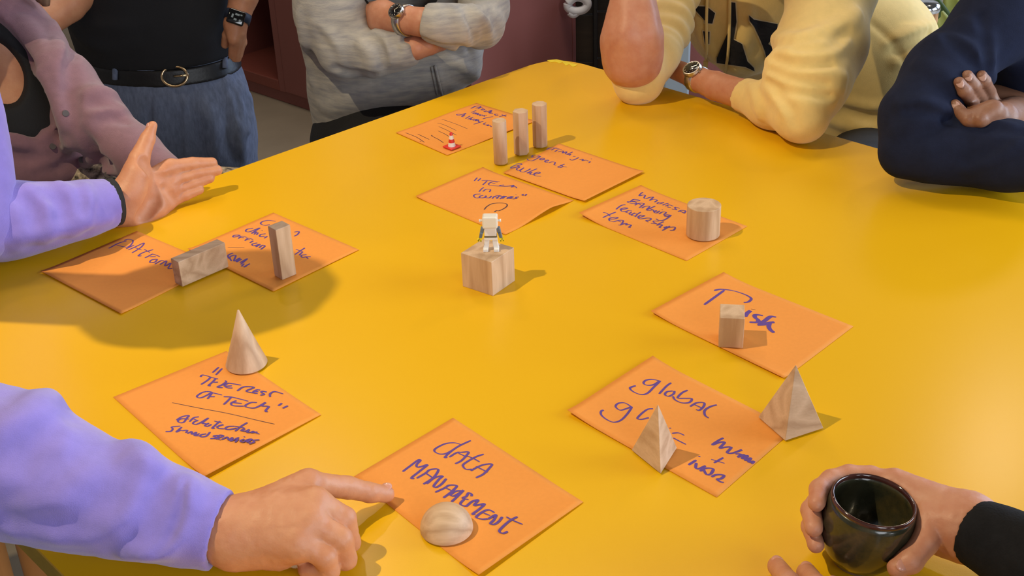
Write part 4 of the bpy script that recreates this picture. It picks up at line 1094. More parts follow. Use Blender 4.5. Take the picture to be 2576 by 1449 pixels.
# ------------------------------------------------------------------ seated woman in the mauve cardigan (far left)
M_mauve = mat('mauve_knit', (0.225, 0.112, 0.140), 0.95, noise=0.07, nscale=90, bump=0.3, bscale=700, sheen=0.25)
M_blacktop = mat('black_jersey', (0.010, 0.010, 0.012), 0.85, bump=0.2, bscale=500)
M_button = mat('horn_button', (0.10, 0.085, 0.085), 0.3, coat=0.4)
M_pattern = mat('black_and_cream_weave', (0.80, 0.66, 0.48), 0.9, col2=(0.006, 0.006, 0.007), nscale=75, bump=0.3, bscale=300)
M_hairbr = mat('light_brown_hair', (0.14, 0.075, 0.040), 0.55, stretch=(6, 6, 1), noise=0.3, nscale=40)
def disc(name, c, n, r, t, m, parent, seg=20):
    n = unit(n); q = Vector(n).to_track_quat('Z', 'Y').to_matrix().to_4x4()
    bm = lathe_bm([(0, -t / 2), (r * 0.92, -t / 2), (r, 0), (r * 0.92, t / 2), (0, t / 2)], seg)
    bmesh.ops.transform(bm, matrix=Matrix.Translation(Vector(c)) @ q, verts=bm.verts[:])
    return from_bm(name, bm, m, parent, smooth=True, sharp=0.6)
def cardigan_woman():
    tp = DP([(55, 500, 2.10), (20, 330, 2.12), (-20, 130, 2.16), (-40, -20, 2.20)]); tr = RX(tp, (220, 200, 150, 100))
    ap = DP([(15, 50, 2.17), (73, 124, 2.13), (150, 212, 2.06), (245, 312, 2.0), (335, 386, 1.95), (410, 436, 1.91)]); ar = RX(ap, (74, 78, 80, 74, 62, 52))
    ap2 = DP([(-130, 40, 2.14), (-190, 200, 2.02), (-140, 420, 1.93)]); ar2 = RX(ap2, (90, 85, 75))
    neck, head = D(-45, -40, 2.15), D(-80, -160, 2.08)
    o = person('seated woman in an open mauve cardigan over a black top, at the far left', (tp[0][0], tp[0][1], 0))
    sk = Sdf(*bounds(tp + ap + ap2 + [neck, head], 0.13), 0.008)
    sk.chain(tp, [r * 0.86 for r in tr], 0.03, flat=((0.1, 1, 0), 0.72)).chain([tp[3], neck, head], [0.07, 0.048, 0.05], 0.03)
    sk.chain(ap[2:], [r * q for r, q in zip(ar[2:], (0.3, 0.55, 0.6, 0.6))], 0.02).chain(ap2, [r * 0.6 for r in ar2], 0.02)
    f = unit(V3(0.75, -0.65, 0))
    head_parts(o, head, f, sk, M_hairbr, 0.13)
    sdf_obj('body', sk, M_skinA, o)
    bt = Sdf(*bounds(tp, 0.17), 0.006)
    bt.chain(tp, [r * 0.93 for r in tr], 0.03, flat=((0.1, 1, 0), 0.76), kin=0.05)
    bt.cut([D(-60, 60, 2.04), D(-20, 150, 2.04), D(8, 225, 2.03)], [0.060, 0.052, 0.036], 0.004)
    bt.groove([(-40, 110), (0, 180), (20, 232)], 0.040, 0.022, 0.004).groove([(-30, 130), (0, 190), (12, 225)], 0.036, 0.014, 0.004)
    sdf_obj('black_top', bt, M_blacktop, o)
    c = Sdf(*bounds(tp + ap + ap2, 0.16), 0.0048)
    c.chain(tp, tr, 0.03, flat=((0.1, 1, 0), 0.80), kin=0.05)
    c.chain(ap, ar, 0.03, kin=0.03).chain(ap2, ar2, 0.03)
    for _ in range(2):
        c.groove([(-60, 40), (-20, 120), (25, 190), (65, 250), (100, 300)], 0.050, 0.026, 0.004)
        c.groove([(-40, 190), (0, 240), (40, 280), (95, 312)], 0.042, 0.024, 0.004)
    c.ridge([(25, 95), (80, 155), (130, 225), (158, 295), (160, 345)], 0.011, 0.006, 0.006)
    c.ridge([(-5, 285), (60, 310), (120, 345), (155, 372)], 0.014, 0.006, 0.01)
    for p_, r, q in (([(60, 60), (110, 130), (150, 220), (170, 310)], 0.018, 0.006), ([(130, 60), (150, 140), (160, 210)], 0.012, 0.005), ([(215, 240), (250, 235), (285, 240)], 0.012, 0.005), ([(235, 285), (270, 275), (305, 275)], 0.010, 0.004), ([(40, 430), (110, 400), (180, 360)], 0.018, 0.007), ([(60, 450), (150, 440), (230, 400)], 0.016, 0.006), ([(0, 350), (60, 370), (120, 400)], 0.014, 0.005), ([(200, 440), (240, 420), (270, 430)], 0.012, 0.005)):
        c.ridge(p_, r, q)
    for p_, r, q in (([(185, 120), (175, 220), (185, 320)], 0.014, 0.007), ([(225, 260), (262, 255), (295, 258)], 0.009, 0.004), ([(0, 385), (70, 400), (140, 390)], 0.014, 0.006), ([(250, 300), (290, 295), (320, 305)], 0.008, 0.003), ([(270, 420), (240, 400), (205, 340)], 0.016, 0.010)):
        c.groove(p_, r, q)
    c.noise(0.0022, 22, 3).noise(0.0007, 80, 5)
    sdf_obj('cardigan', c, M_mauve, o)
    for x, y in ((8, 103), (165, 285), (133, 368), (206, 402), (270, 440)):
        a = c.surf(x, y)
        if a: disc('button', a[0] - a[1] * 0.001, -a[1] + V3(0.2, 0, 0.2), rp(a[0], 8.5), 0.0028, M_button, o)
    # knees in a black and cream skirt, peeking over the table edge
    k1 = D(588, 435, 2.22)
    kl = Sdf(*bounds([tp[0], k1, D(300, 520, 2.15)], 0.13), 0.007)
    kl.chain([tp[0] + V3(0.05, 0.05, -0.08), D(330, 540, 2.14), k1 - V3(0, 0, 0.055)], [0.12, 0.095, 0.062], 0.03).chain([tp[0] + V3(0.05, 0.03, -0.02), D(280, 470, 2.05)], [0.11, 0.055], 0.03)
    kl.noise(0.003, 30, 2)
    sdf_obj('skirt', kl, M_pattern, o)
    legs(o, tp[0] - V3(0, 0, 0.14), [k1 - V3(0.02, 0.05, 0.16), k1 - V3(0.10, -0.02, 0.16)], [V3(k1[0] - 0.08, k1[1], 0), V3(k1[0] - 0.2, k1[1] + 0.06, 0)], M_blacktop, (0.09, 0.05, 0.04), 'stockings')
cardigan_woman()

# ------------------------------------------------------------------ standing woman in black top and grey trousers
M_linen = mat('grey_blue_linen', (0.160, 0.190, 0.275), 0.92, noise=0.22, nscale=130, bump=0.2, bscale=500, stretch=(1, 1, 0.35))
M_leather = mat('black_leather', (0.010, 0.010, 0.011), 0.45, bump=0.2, bscale=150)
M_gold = mat('pale_gold', (0.75, 0.58, 0.36), 0.25, metal=1.0)
M_screen = mat('watch_screen', (0.004, 0.004, 0.005), 0.08, coat=0.6)
M_navystrap = mat('navy_silicone', (0.02, 0.03, 0.06), 0.6)
M_digits = mat('watch_digits', (0.25, 0.30, 0.31), 0.4)
def standing_woman():
    Y = 2.68
    up_ = DP([(380, -260, Y), (385, -120, Y), (380, 40, Y), (392, 130, Y)]); ur = RX(up_, (150, 178, 200, 192))
    lo_ = DP([(395, 150, Y), (415, 240, Y), (428, 330, Y)]); lr = RX(lo_, (186, 200, 206))
    hipz = lo_[2]
    o = person('standing woman in a black top, grey trousers and black belt, hand on hip', (hipz[0], hipz[1], 0))
    fl = ((0.15, 1, 0), 0.72)
    al = DP([(690, -260, Y + .02), (650, -110, Y - .03), (612, -5, Y - .07), (592, 62, Y - .10)]); ali = RX(al, (52, 46, 36, 27))
    ar_ = DP([(160, -240, Y), (250, -80, Y - .02), (170, 10, Y - .12), (85, 70, Y - .2)]); ari = RX(ar_, (56, 50, 46, 42))
    head = D(390, -620, Y)
    sk = Sdf(*bounds(up_ + al + ar_ + [head], 0.12), 0.009)
    sk.chain(up_, [r * 0.74 for r in ur], 0.03, flat=fl).chain([up_[0], D(385, -420, Y), head], [0.08, 0.05, 0.05], 0.03)
    sk.chain([D(250, -300, Y), D(520, -300, Y)], [0.055, 0.055], 0.03).chain([D(520, -300, Y)] + al[:3], [0.055] + ali[:3], 0.03).chain([D(250, -300, Y)] + ar_[:2], [0.055] + ari[:2], 0.03)
    head_parts(o, head, (-0.2, -1, 0), sk, M_hairdk, 0.2)
    # forearm and hand on the hip
    w = al[3]
    K = DP([(588, 100, Y - .12), (596, 102, Y - .115), (604, 104, Y - .105), (608, 106, Y - .09)])
    tips = DP([(583, 140, Y - .10), (591, 148, Y - .10), (598, 148, Y - .095), (602, 140, Y - .08)])
    hs = hand_sdf(0.0026, [([al[1], al[2], w, (w + K[1]) / 2], [ali[1], ali[2], ali[3], rp(w, 22)]), ([w, K[0]], [0.018, 0.011]), ([w, K[3]], [0.018, 0.011])],
                  [([a, b], [0.0098, 0.0078]) for a, b in zip(K, tips)] + [([w, D(572, 88, Y - .1), D(566, 112, Y - .09)], [0.014, 0.011, 0.009])], kp=0.012)
    ha = Sdf(*bounds(ar_[1:], 0.06), 0.004)
    ha.chain(ar_[1:], ari[1:], 0.02)
    sdf_obj('body', [sk, hs, ha], M_skinA, o)
    # top
    t = Sdf(*bounds(up_ + [D(250, -300, Y), D(530, -300, Y)], 0.17), 0.006)
    t.chain(up_, ur, 0.03, flat=fl, kin=0.05).chain([D(250, -290, Y), D(530, -290, Y)], [0.07, 0.07], 0.05)
    t.ridge([(200, 60), (260, 90), (330, 85)], 0.03, 0.006, 0.03).groove([(190, 85), (260, 105), (350, 95)], 0.02, 0.004, 0.02).noise(0.002, 18, 3)
    zb = D(440, 168, Y - 0.13)[2]
    t.plane(V3(0, 0, zb - 0.01), V3(0, 0, -1))
    sdf_obj('black_top', t, M_blacktop, o)
    # trousers
    ft = [V3(hipz[0] - 0.10, Y + 0.0, 0), V3(hipz[0] + 0.10, Y - 0.02, 0)]
    c = Sdf(*bounds(lo_ + [ft[0] + V3(0, 0, 0.6), ft[1] + V3(0, 0, 0.6)], 0.19), 0.0055)
    c.chain(lo_, lr, 0.03, flat=fl, kin=0.05)
    for f_, s in zip(ft, (-1, 1)): c.chain([hipz + V3(s * 0.075, -0.01, 0.0), hipz + V3(s * 0.085, -0.01, -0.25), f_ + V3(0, 0, 0.02)], [0.115, 0.108, 0.085], 0.04, flat=((0, 1, 0), 0.9))
    for p_, r, q in (([(455, 235), (462, 300), (470, 400)], 0.010, 0.004), ([(560, 190), (590, 260), (600, 340), (610, 400)], 0.018, 0.007), ([(520, 260), (530, 330), (545, 400)], 0.014, 0.005), ([(400, 250), (400, 330), (395, 400)], 0.014, 0.005), ([(600, 210), (620, 260), (622, 330)], 0.016, 0.006), ([(350, 300), (340, 350), (335, 400)], 0.014, 0.005)):
        c.ridge(p_, r, q)
    for p_, r, q in (([(445, 235), (450, 300), (455, 400)], 0.008, 0.004), ([(580, 215), (598, 250), (606, 300)], 0.005, 0.005), ([(490, 250), (500, 330), (510, 400)], 0.012, 0.005), ([(570, 280), (580, 340), (590, 400)], 0.012, 0.005), ([(375, 260), (370, 330), (365, 400)], 0.010, 0.004)):
        c.groove(p_, r, q)
    c.noise(0.003, 16, 3).noise(0.001, 60, 4)
    c.plane(V3(0, 0, zb), V3(0, 0, 1))
    c.plane(V3(0, 0, 0.06), V3(0, 0, -1))
    sdf_obj('trousers', c, M_linen, o)
    # belt: the waist, slightly larger, between two levels
    b = Sdf(*bounds([lo_[0] - V3(0.2, 0.2, 0.03), lo_[0] + V3(0.2, 0.2, 0.12)], 0.02), 0.0035)
    b.chain(lo_, [r + 0.0045 for r in lr], 0.03, flat=fl, kin=0.05)
    b.plane(V3(lo_[0][0], 0, zb - 0.008), V3(0.02, 0, 1)).plane(V3(lo_[0][0], 0, zb - 0.043), V3(-0.02, 0, -1))
    sdf_obj('belt', b, M_leather, o)
    a = b.surf(440, 192)
    if a:
        P, d = a
        uu = unit(np.cross(d, UP)); cc = P - d * 0.005
        bm = bmesh.new()
        ring = [cc + RT * 0.028 * math.cos(x) * (1.0 if math.cos(x) < 0 else 0.95) + UP * 0.021 * math.sin(x) for x in np.linspace(0, 2 * math.pi, 33)]
        tube_bm(bm, ring, 0.0030, 8, False)
        bk = from_bm('buckle', bm, M_gold, o, smooth=True)
        bm = bmesh.new()
        tube_bm(bm, [cc - RT * 0.002, cc + RT * 0.030 + UP * 0.002], 0.0024, 8)
        from_bm('buckle_prong', bm, M_gold, bk, smooth=True)
    for x, y in ((289, 190), (566, 145)):
        pts = [b.surf(x, y + q) for q in (-28, -10, 10, 26)]
        pts = [q[0] - q[1] * 0.004 for q in pts if q]
        if len(pts) > 1:
            bm = bmesh.new(); tube_bm(bm, pts, 0.006, 8)
            from_bm('belt_loop', bm, M_linen, o, smooth=True)
    # shoes
    for f_ in ft:
        sh = Sdf(*bounds([f_ - V3(0.06, 0.2, 0), f_ + V3(0.06, 0.1, 0.1)], 0.02), 0.008)
        sh.ell(f_ + V3(0, -0.05, 0.03), (0.045, 0.12, 0.05), 0.02).plane(V3(0, 0, 0.004), V3(0, 0, -1))
        sdf_obj('shoe', sh, M_leather, o)
    # smart watch
    P = hs.surf(594, 44)[0]; ax = unit(al[3] - al[2])
    band_mesh('watch_strap', D(598, 43, Y - .09), ax, rp(w, 31), rp(w, 30), 0.020, 0.002, M_navystrap, o)
    nr = unit(CAM - P); sd = unit(np.cross(ax, nr)); nr = np.cross(sd, ax)
    R3 = Matrix(((sd[0], ax[0], nr[0]), (sd[1], ax[1], nr[1]), (sd[2], ax[2], nr[2])))
    bm = bmesh.new(); bm_box(bm, P + nr * 0.003, (0.036, 0.031, 0.010), 0, 0.004, 3, R3)
    wc = from_bm('watch_case', bm, M_screen, o, smooth=True, sharp=1.0)
    bm = bmesh.new()
    for ux, uy, sx, sy in ((-0.009, 0.006, 0.004, 0.005), (0.001, 0.006, 0.006, 0.004), (0.008, 0.0, 0.004, 0.008), (-0.001, -0.005, 0.009, 0.004), (-0.009, -0.006, 0.004, 0.003)):
        bm_box(bm, P + nr * 0.0082 + sd * ux + ax * uy, (sx, sy, 0.0006), 0, 0, 1, R3)
    tag(from_bm('watch_digits', bm, M_digits, wc), kind='stuff')
standing_woman()

# ------------------------------------------------------------------ person in the grey marl sweater, arms crossed
M_marl = mat('grey_marl_knit', (0.47, 0.435, 0.375), 0.95, col2=(0.27, 0.262, 0.262), nscale=55, bump=0.35, bscale=500, stretch=(0.35, 0.35, 2.2), sheen=0.2)
M_blkden = mat('black_denim', (0.012, 0.012, 0.014), 0.85, bump=0.2, bscale=400)
M_steel = mat('brushed_steel', (0.55, 0.52, 0.47), 0.28, metal=1.0, bump=0.2, bscale=300)
M_dial = mat('watch_dial', (0.008, 0.007, 0.007), 0.15, coat=0.5)
def wrist_watch(parent, c, axis, nrm, ru, rv, dial_r, strap_m, w=0.017):
    axis = unit(axis); nrm = unit(np.asarray(nrm) - axis * (np.asarray(nrm) @ axis)); sd = np.cross(axis, nrm)
    band_mesh('watch_strap', c, axis, rv, ru, w, 0.0025, strap_m, parent, u=sd)
    q = c + nrm * (ru + 0.003)
    cs = disc('watch_case', q, nrm, dial_r, 0.009, M_steel, parent, 32)
    disc('watch_dial', q + nrm * 0.0042, nrm, dial_r * 0.84, 0.0014, M_dial, cs, 32)
    R3 = lambda a: sd * math.cos(a) + axis * math.sin(a)
    bm = bmesh.new()
    for k in range(12):
        a = k * math.pi / 6
        tube_bm(bm, [q + nrm * 0.0052 + R3(a) * dial_r * 0.62, q + nrm * 0.0052 + R3(a) * dial_r * 0.76], 0.0006, 5)
    tag(from_bm('hour_markers', bm, M_steel, cs), kind='stuff')
    for a, l in ((0.6, 0.42), (2.4, 0.6)):
        bm = bmesh.new()
        tube_bm(bm, [q + nrm * 0.0053, q + nrm * 0.0053 + R3(a) * dial_r * l], 0.0006, 5)
        from_bm('watch_hand', bm, M_steel, cs)
    bm = bmesh.new()
    tube_bm(bm, [q + axis * dial_r * 0.95, q + axis * (dial_r + 0.003)], 0.0022, 10)
    from_bm('crown', bm, M_steel, cs)
def grey_sweater():
    Y = 2.54
    tp = DP([(985, 300, Y), (985, 200, Y), (1000, 60, Y), (1005, -120, Y + .02), (1005, -240, Y + .03)]); tr = RX(tp, (196, 200, 208, 200, 120))
    R_ = DP([(800, -220, Y - .02), (822, -80, Y - .09), (838, 30, Y - .15), (868, 120, Y - .20)]); Rr = RX(R_, (90, 92, 90, 72))
    Rf = DP([(868, 125, Y - .20), (940, 138, Y - .24), (1000, 127, Y - .25), (1046, 120, Y - .26)]); Rfr = RX(Rf, (66, 54, 46, 38))
    L_ = DP([(1205, -220, Y - .02), (1215, -80, Y - .06), (1216, 20, Y - .12), (1212, 66, Y - .18)]); Lr = RX(L_, (80, 66, 60, 54))
    Lf = DP([(1212, 66, Y - .18), (1150, 68, Y - .27), (1100, 62, Y - .285), (1066, 56, Y - .28)]); Lfr = RX(Lf, (54, 53, 48, 42))
    o = person('person in a grey marl sweater with crossed arms and a steel watch', (tp[0][0], tp[0][1], 0))
    head = D(1005, -470, Y - .03)
    hand_l = DP([(1020, 50, Y - .26), (965, 45, Y - .215), (930, 45, Y - .16)])
    hand_r = DP([(1078, 112, Y - .25), (1108, 104, Y - .21)])
    sk = Sdf(*bounds(tp + R_ + L_ + Lf + [head], 0.12), 0.009)
    sk.chain(tp, [r * 0.82 for r in tr], 0.03, flat=((0, 1, 0), 0.7)).chain([tp[4], (tp[4] + head) / 2, head], [0.08, 0.052, 0.05], 0.03)
    sk.chain(R_ + Rf, [r * 0.55 for r in Rr + Rfr], 0.02).chain(L_ + Lf, [r * 0.55 for r in Lr + Lfr], 0.02)
    head_parts(o, head, (-0.1, -1, 0), sk, M_hairdk)
    hl = hand_sdf(0.0026, [([Lf[2], Lf[3]] + hand_l[:2], RX([Lf[2]] + hand_l, (34, 36, 35, 38))), ([hand_l[1] + V3(0, 0, 0.012), D(915, 28, Y - .13)], [0.022, 0.016]), ([hand_l[1] - V3(0, 0, 0.012), D(918, 62, Y - .14)], [0.022, 0.016])],
                  [([D(935, 66, Y - .17), D(900, 66, Y - .08)], [0.012, 0.009]), ([D(930, 28, Y - .17), D(890, 28, Y - .06)], [0.011, 0.009])])
    hr = hand_sdf(0.0028, [([Rf[2], Rf[3]] + hand_r, RX([Rf[2]] * 4, (30, 30, 27, 24)))], [([hand_r[1], D(1140, 92, Y - .13)], [0.016, 0.012])])
    sdf_obj('body', [sk, hl, hr], M_skinB, o)
    ts = Sdf(*bounds(tp, 0.17), 0.008)
    ts.chain(tp[2:], [r * 0.95 for r in tr[2:]], 0.03, flat=((0, 1, 0), 0.84)).chain([D(960, -30, Y - .15), D(1050, -30, Y - .15)], RX([tp[2]] * 2, (55, 55)), 0.03)
    sdf_obj('black_shirt', ts, M_blacktop, o)
    c = Sdf(*bounds(tp + R_ + Rf + L_ + Lf, 0.15), 0.0045)
    c.chain(tp, tr, 0.03, flat=((0, 1, 0), 0.74), kin=0.05)
    c.chain([tp[3] + V3(0.05, 0, 0.05), L_[0]], [0.1, 0.07], 0.04).chain([tp[3] + V3(-0.05, 0, 0.05), R_[0]], [0.1, 0.07], 0.04)
    # bulge of the sweater over the lap on the right
    c.chain(DP([(1110, 190, Y - .08), (1170, 160, Y - .06)]), RX([tp[1]] * 2, (52, 40)), 0.03)
    c.ridge([(812, 262), (850, 268), (940, 248), (1040, 230)], 0.020, 0.006, 0.012)
    c.chain(R_, Rr, 0.03, kin=0.03).chain(Rf, Rfr, 0.02, kin=0.02)
    c.chain(L_, Lr, 0.02, kin=0.02).chain(Lf, Lfr, 0.012, kin=0.02)
    for p_, r, q in (([(945, 80), (975, 105), (985, 150)], 0.010, 0.005), ([(905, 110), (935, 140), (940, 180)], 0.012, 0.006), ([(1000, 90), (1015, 120), (1010, 155)], 0.008, 0.004), ([(800, 60), (840, 110), (860, 170)], 0.016, 0.005), ([(1140, 25), (1160, 60), (1165, 105)], 0.010, 0.005), ([(1190, 20), (1215, 60), (1235, 100)], 0.012, 0.005), ([(1095, 165), (1100, 200), (1110, 240)], 0.006, 0.004), ([(850, 215), (930, 205), (1020, 195)], 0.014, 0.006), ([(870, 250), (960, 225), (1060, 210)], 0.012, 0.005), ([(1120, 150), (1160, 170), (1195, 190)], 0.012, 0.006), ([(760, 40), (775, 120), (790, 200)], 0.014, 0.005)):
        c.ridge(p_, r, q)
    for p_, r, q in (([(925, 90), (955, 120), (962, 165)], 0.009, 0.005), ([(985, 95), (998, 130)], 0.007, 0.004), ([(845, 180), (880, 190), (940, 192)], 0.012, 0.010), ([(870, 225), (960, 208), (1050, 195)], 0.010, 0.005), ([(1175, 20), (1192, 60), (1200, 105)], 0.009, 0.004), ([(1085, 165), (1090, 200), (1098, 240)], 0.006, 0.004), ([(1060, 100), (1100, 118), (1180, 125)], 0.010, 0.008), ([(1130, 180), (1160, 195), (1180, 210)], 0.008, 0.005), ([(790, 80), (825, 130), (845, 175)], 0.012, 0.004)):
        c.groove(p_, r, q)
    c.cut(DP([(985, -45, Y - .19), (1000, -120, Y - .17), (1005, -240, Y - .13)]), [0.045, 0.05, 0.05], 0.006)
    c.noise(0.0022, 22, 3).noise(0.0008, 70, 5)
    eL = unit(Lf[3] - Lf[2]); c.capcut(Lf[3], eL, 0.045, 0.040)
    eR = unit(Rf[3] - Rf[2]); c.capcut(Rf[3], eR, 0.036, 0.03)
    c.plane(D(985, 292, Y - .12), V3(0.28, -0.05, -1))
    sdf_obj('sweater', c, M_marl, o)
    for x0, y0, x1, y1 in ((1094, 165, 1112, 240), (1086, 168, 1100, 238)):
        pts = [c.surf(x0 + (x1 - x0) * t, y0 + (y1 - y0) * t) for t in np.linspace(0, 1, 7)]
        bm = bmesh.new(); tube_bm(bm, [q[0] - q[1] * 0.002 for q in pts if q], 0.0028, 6)
        from_bm('drawcord', bm, M_marl, o, smooth=True)
    wr = (Lf[3] * 0.3 + hand_l[0] * 0.7)
    wrist_watch(o, D(1020, 51, Y - .262), unit(Lf[3] - hand_l[1]), V3(0.05, -0.75, 0.62), rp(wr, 37), rp(wr, 36), rp(wr, 22), M_steel)
    hp = D(985, 355, Y - .02)
    k = [V3(hp[0] - 0.03, hp[1] - 0.40, 0.55), V3(hp[0] + 0.16, hp[1] - 0.36, 0.55)]
    legs(o, hp, k, [V3(hp[0] + 0.0, hp[1] - 0.38, 0), V3(hp[0] + 0.2, hp[1] - 0.3, 0)], M_blkden, (0.115, 0.085, 0.05), hipr=0.175, h=0.009)
grey_sweater()

# ------------------------------------------------------------------ person in the yellow hoodie leaning on the table
M_hood = mat('butter_yellow_fleece', (0.80, 0.575, 0.20), 0.95, noise=0.04, nscale=60, bump=0.2, bscale=700, sheen=0.3)
M_letter = mat('black_felt', (0.010, 0.009, 0.012), 0.9)
M_letedge = mat('cream_felt', (0.74, 0.60, 0.36), 0.9)
def hoodie():
    o = person('person in a yellow hoodie with black letters, leaning both elbows on the table', tuple(D(2100, 200, 2.55)[:2]) + (0,))
    # raised forearm
    E1 = T(1604, 197, 0.040)
    fa = [E1 + V3(0, 0.005, 0.01), D(1592, 150, E1[1] - .01), D(1590, 90, E1[1] - .01), D(1592, 10, E1[1] + .01), D(1592, -110, E1[1] + .05)]; fr = RX(fa, (50, 66, 68, 48, 34))
    ua = [E1 + V3(0.008, 0.01, -0.002), D(1648, 140, E1[1] + .05), D(1680, 70, E1[1] + .12), D(1702, -40, E1[1] + .2), D(1740, -160, E1[1] + .24)]; ur = RX(ua, (54, 54, 53, 60, 88))
    # lying forearm
    E2 = T(2015, 292, 0.047)
    lf = [E2, T(1940, 262, 0.040), T(1868, 238, 0.036)]; lr = RX(lf, (60, 52, 43))
    ls = [lf[2], T(1800, 216, 0.033), T(1752, 198, 0.032)]; lsr = RX(ls, (38, 36, 29))
    lu = [E2, D(2034, 200, E2[1] + .06), D(2068, 110, E2[1] + .14), D(2095, -40, E2[1] + .24), D(2060, -150, E2[1] + .27)]; lur = RX(lu, (66, 94, 102, 104, 100))
    tp = DP([(1900, -170, 2.45), (1900, 10, 2.46), (2020, 80, 2.52), (2170, 150, 2.52), (2215, 290, 2.50)]); tr = RX(tp, (150, 148, 160, 172, 168))
    head = D(1790, -420, 2.22)
    sk = Sdf(*bounds(tp + ua + lu + [head], 0.13), 0.009)
    sk.chain(tp, [r * 0.8 for r in tr], 0.03).chain([tp[0], (tp[0] + head) / 2, head], [0.08, 0.058, 0.055], 0.03)
    sk.chain(ua[::-1], [r * 0.55 for r in ur[::-1]], 0.02).chain(lu[::-1], [r * 0.55 for r in lur[::-1]], 0.02)
    head_parts(o, head, (-0.5, -1, 0), sk, M_hairdk)
    f1 = Sdf(*bounds(fa, 0.07), 0.0032)
    f1.chain(fa, fr, 0.02, kin=0.03).noise(0.0012, 40, 2).ridge([(1575, 20), (1580, 60), (1570, 110)], 0.014, 0.002, 0.012).ridge([(1620, 10), (1625, 60), (1640, 110)], 0.016, 0.002, 0.014)
    wj = ls[2]; hd = T(1690, 182, 0.030)
    kn = [T(1650, 178, 0.028), T(1655, 190, 0.024)]
    f2 = hand_sdf(0.0030, [([lf[1], lf[2]] + ls[1:], [0.030, lsr[0], lsr[1], lsr[2]]), ([wj, hd + V3(0, 0.03, 0)], [0.02, 0.018])], [([hd + V3(0.0, 0.03, 0), hd + V3(-0.05, 0.07, -0.005)], [0.012, 0.009])])
    # raised fist under the chin, out of frame
    top = fa[-1]
    f3 = hand_sdf(0.005, [([top - V3(0, 0, 0.03), top + V3(0.01, 0.0, 0.07)], [0.024, 0.028])], [([top + V3(0.0 + 0.018 * q, -0.01, 0.08), top + V3(0.02 + 0.018 * q, -0.035, 0.10), top + V3(0.03 + 0.018 * q, -0.03, 0.065)], [0.011, 0.010, 0.008]) for q in (-1.5, -0.5, 0.5, 1.5)])
    sdf_obj('body', [sk, f1, f2, f3], M_skinB, o)
    c = Sdf(*bounds(tp + ua + lu + lf, 0.14), 0.0050)
    c.chain(tp, tr, 0.03, kin=0.06)
    c.chain([tp[1], D(1840, 60, 2.38), D(1860, 120, 2.36)], RX(tp[:3], (120, 104, 66)), 0.05)
    c.chain(DP([(2200, 60, 2.52), (2250, 88, 2.54)]), RX(tp[:2], (80, 80)), 0.04)
    c.noise(0.004, 12, 3)
    for p_, r, q in (([(1760, 20), (1775, 80), (1800, 140)], 0.016, 0.006), ([(1880, 20), (1870, 100), (1850, 170)], 0.014, 0.005), ([(2100, 300), (2200, 320), (2280, 290)], 0.02, 0.008), ([(2230, 110), (2290, 90), (2340, 60)], 0.016, 0.006), ([(2250, 160), (2300, 140), (2345, 110)], 0.014, 0.005), ([(2130, 250), (2200, 270), (2260, 250)], 0.016, 0.005)):
        c.ridge(p_, r, q)
    for p_, r, q in (([(2190, 55), (2240, 100), (2275, 150), (2300, 185)], 0.005, 0.004), ([(2120, 280), (2200, 300), (2280, 270)], 0.014, 0.006), ([(1800, 20), (1812, 80), (1830, 150)], 0.012, 0.005), ([(2240, 130), (2290, 112), (2340, 85)], 0.010, 0.004)):
        c.groove(p_, r, q)
    # raised sleeve
    c1 = Sdf(*bounds(ua, 0.085), 0.0034)
    c1.chain(ua, ur, 0.02, kin=0.03).chain([E1 + V3(-0.002, -0.004, -0.004), E1 + V3(-0.008, -0.004, 0.03)], RX([E1] * 2, (60, 68)), 0.02)
    c1.rings(ua[1], ua[3], 0.0045, 0.030, 0.09, 3, 0.5, 0.25)
    c1.noise(0.0015, 30, 4)
    e = unit(fa[2] - E1)
    cutp = E1 + V3(-0.004, -0.01, 0.008)
    nn = unit(D(1585, 60, E1[1] - .12) - E1)
    c1.plane(cutp + nn * 0.016, nn, cutp - 0.10, cutp + V3(0.035, 0.10, 0.12))
    c1.cut(fa[:4], [r + 0.001 for r in fr[:4]], 0.002)
    # lying sleeve
    c2 = Sdf(*bounds(lu + lf, 0.10), 0.0036)
    c2.chain(lu, lur, 0.03, kin=0.04).chain(lf, lr, 0.02, kin=0.03)
    for p_, r, q in (([(1940, 130), (2000, 145), (2080, 130), (2120, 105)], 0.014, 0.006), ([(1935, 155), (1990, 180), (2060, 190), (2115, 195)], 0.013, 0.007), ([(1930, 185), (1980, 210), (2060, 225), (2110, 225)], 0.011, 0.006), ([(1935, 95), (2010, 105), (2100, 75), (2150, 40)], 0.016, 0.004), ([(1925, 215), (1960, 250), (1985, 290)], 0.008, 0.004), ([(1890, 210), (1905, 250), (1915, 290)], 0.006, 0.003), ([(1985, 240), (2030, 260), (2090, 255)], 0.012, 0.004)):
        c2.ridge(p_, r, q)
    for p_, r, q in (([(1940, 145), (2000, 162), (2090, 160)], 0.008, 0.006), ([(1935, 175), (1990, 197), (2080, 210)], 0.007, 0.006), ([(1930, 205), (1975, 228), (2090, 242)], 0.006, 0.005), ([(1955, 235), (1985, 275), (2000, 315)], 0.008, 0.003), ([(2000, 120), (2090, 110), (2140, 75)], 0.010, 0.004)):
        c2.groove(p_, r, q)
    c2.noise(0.0016, 26, 4)
    e2 = unit(lf[2] - lf[1]); c2.capcut(lf[2], e2 + V3(0, 0, 0.1), 0.05)
    for q in (c1, c2): q.plane(V3(0, 0, TT + 0.0012), V3(0, 0, -1), None, None, 0.004) if False else None
    sdf_obj('hoodie', [c, c1, c2], M_hood, o)
    # letters: felt shapes lying on the chest, each with a pale border
    def s3(pts): return [(1400 + x * 0.27603, y * 0.27606) for x, y in pts]
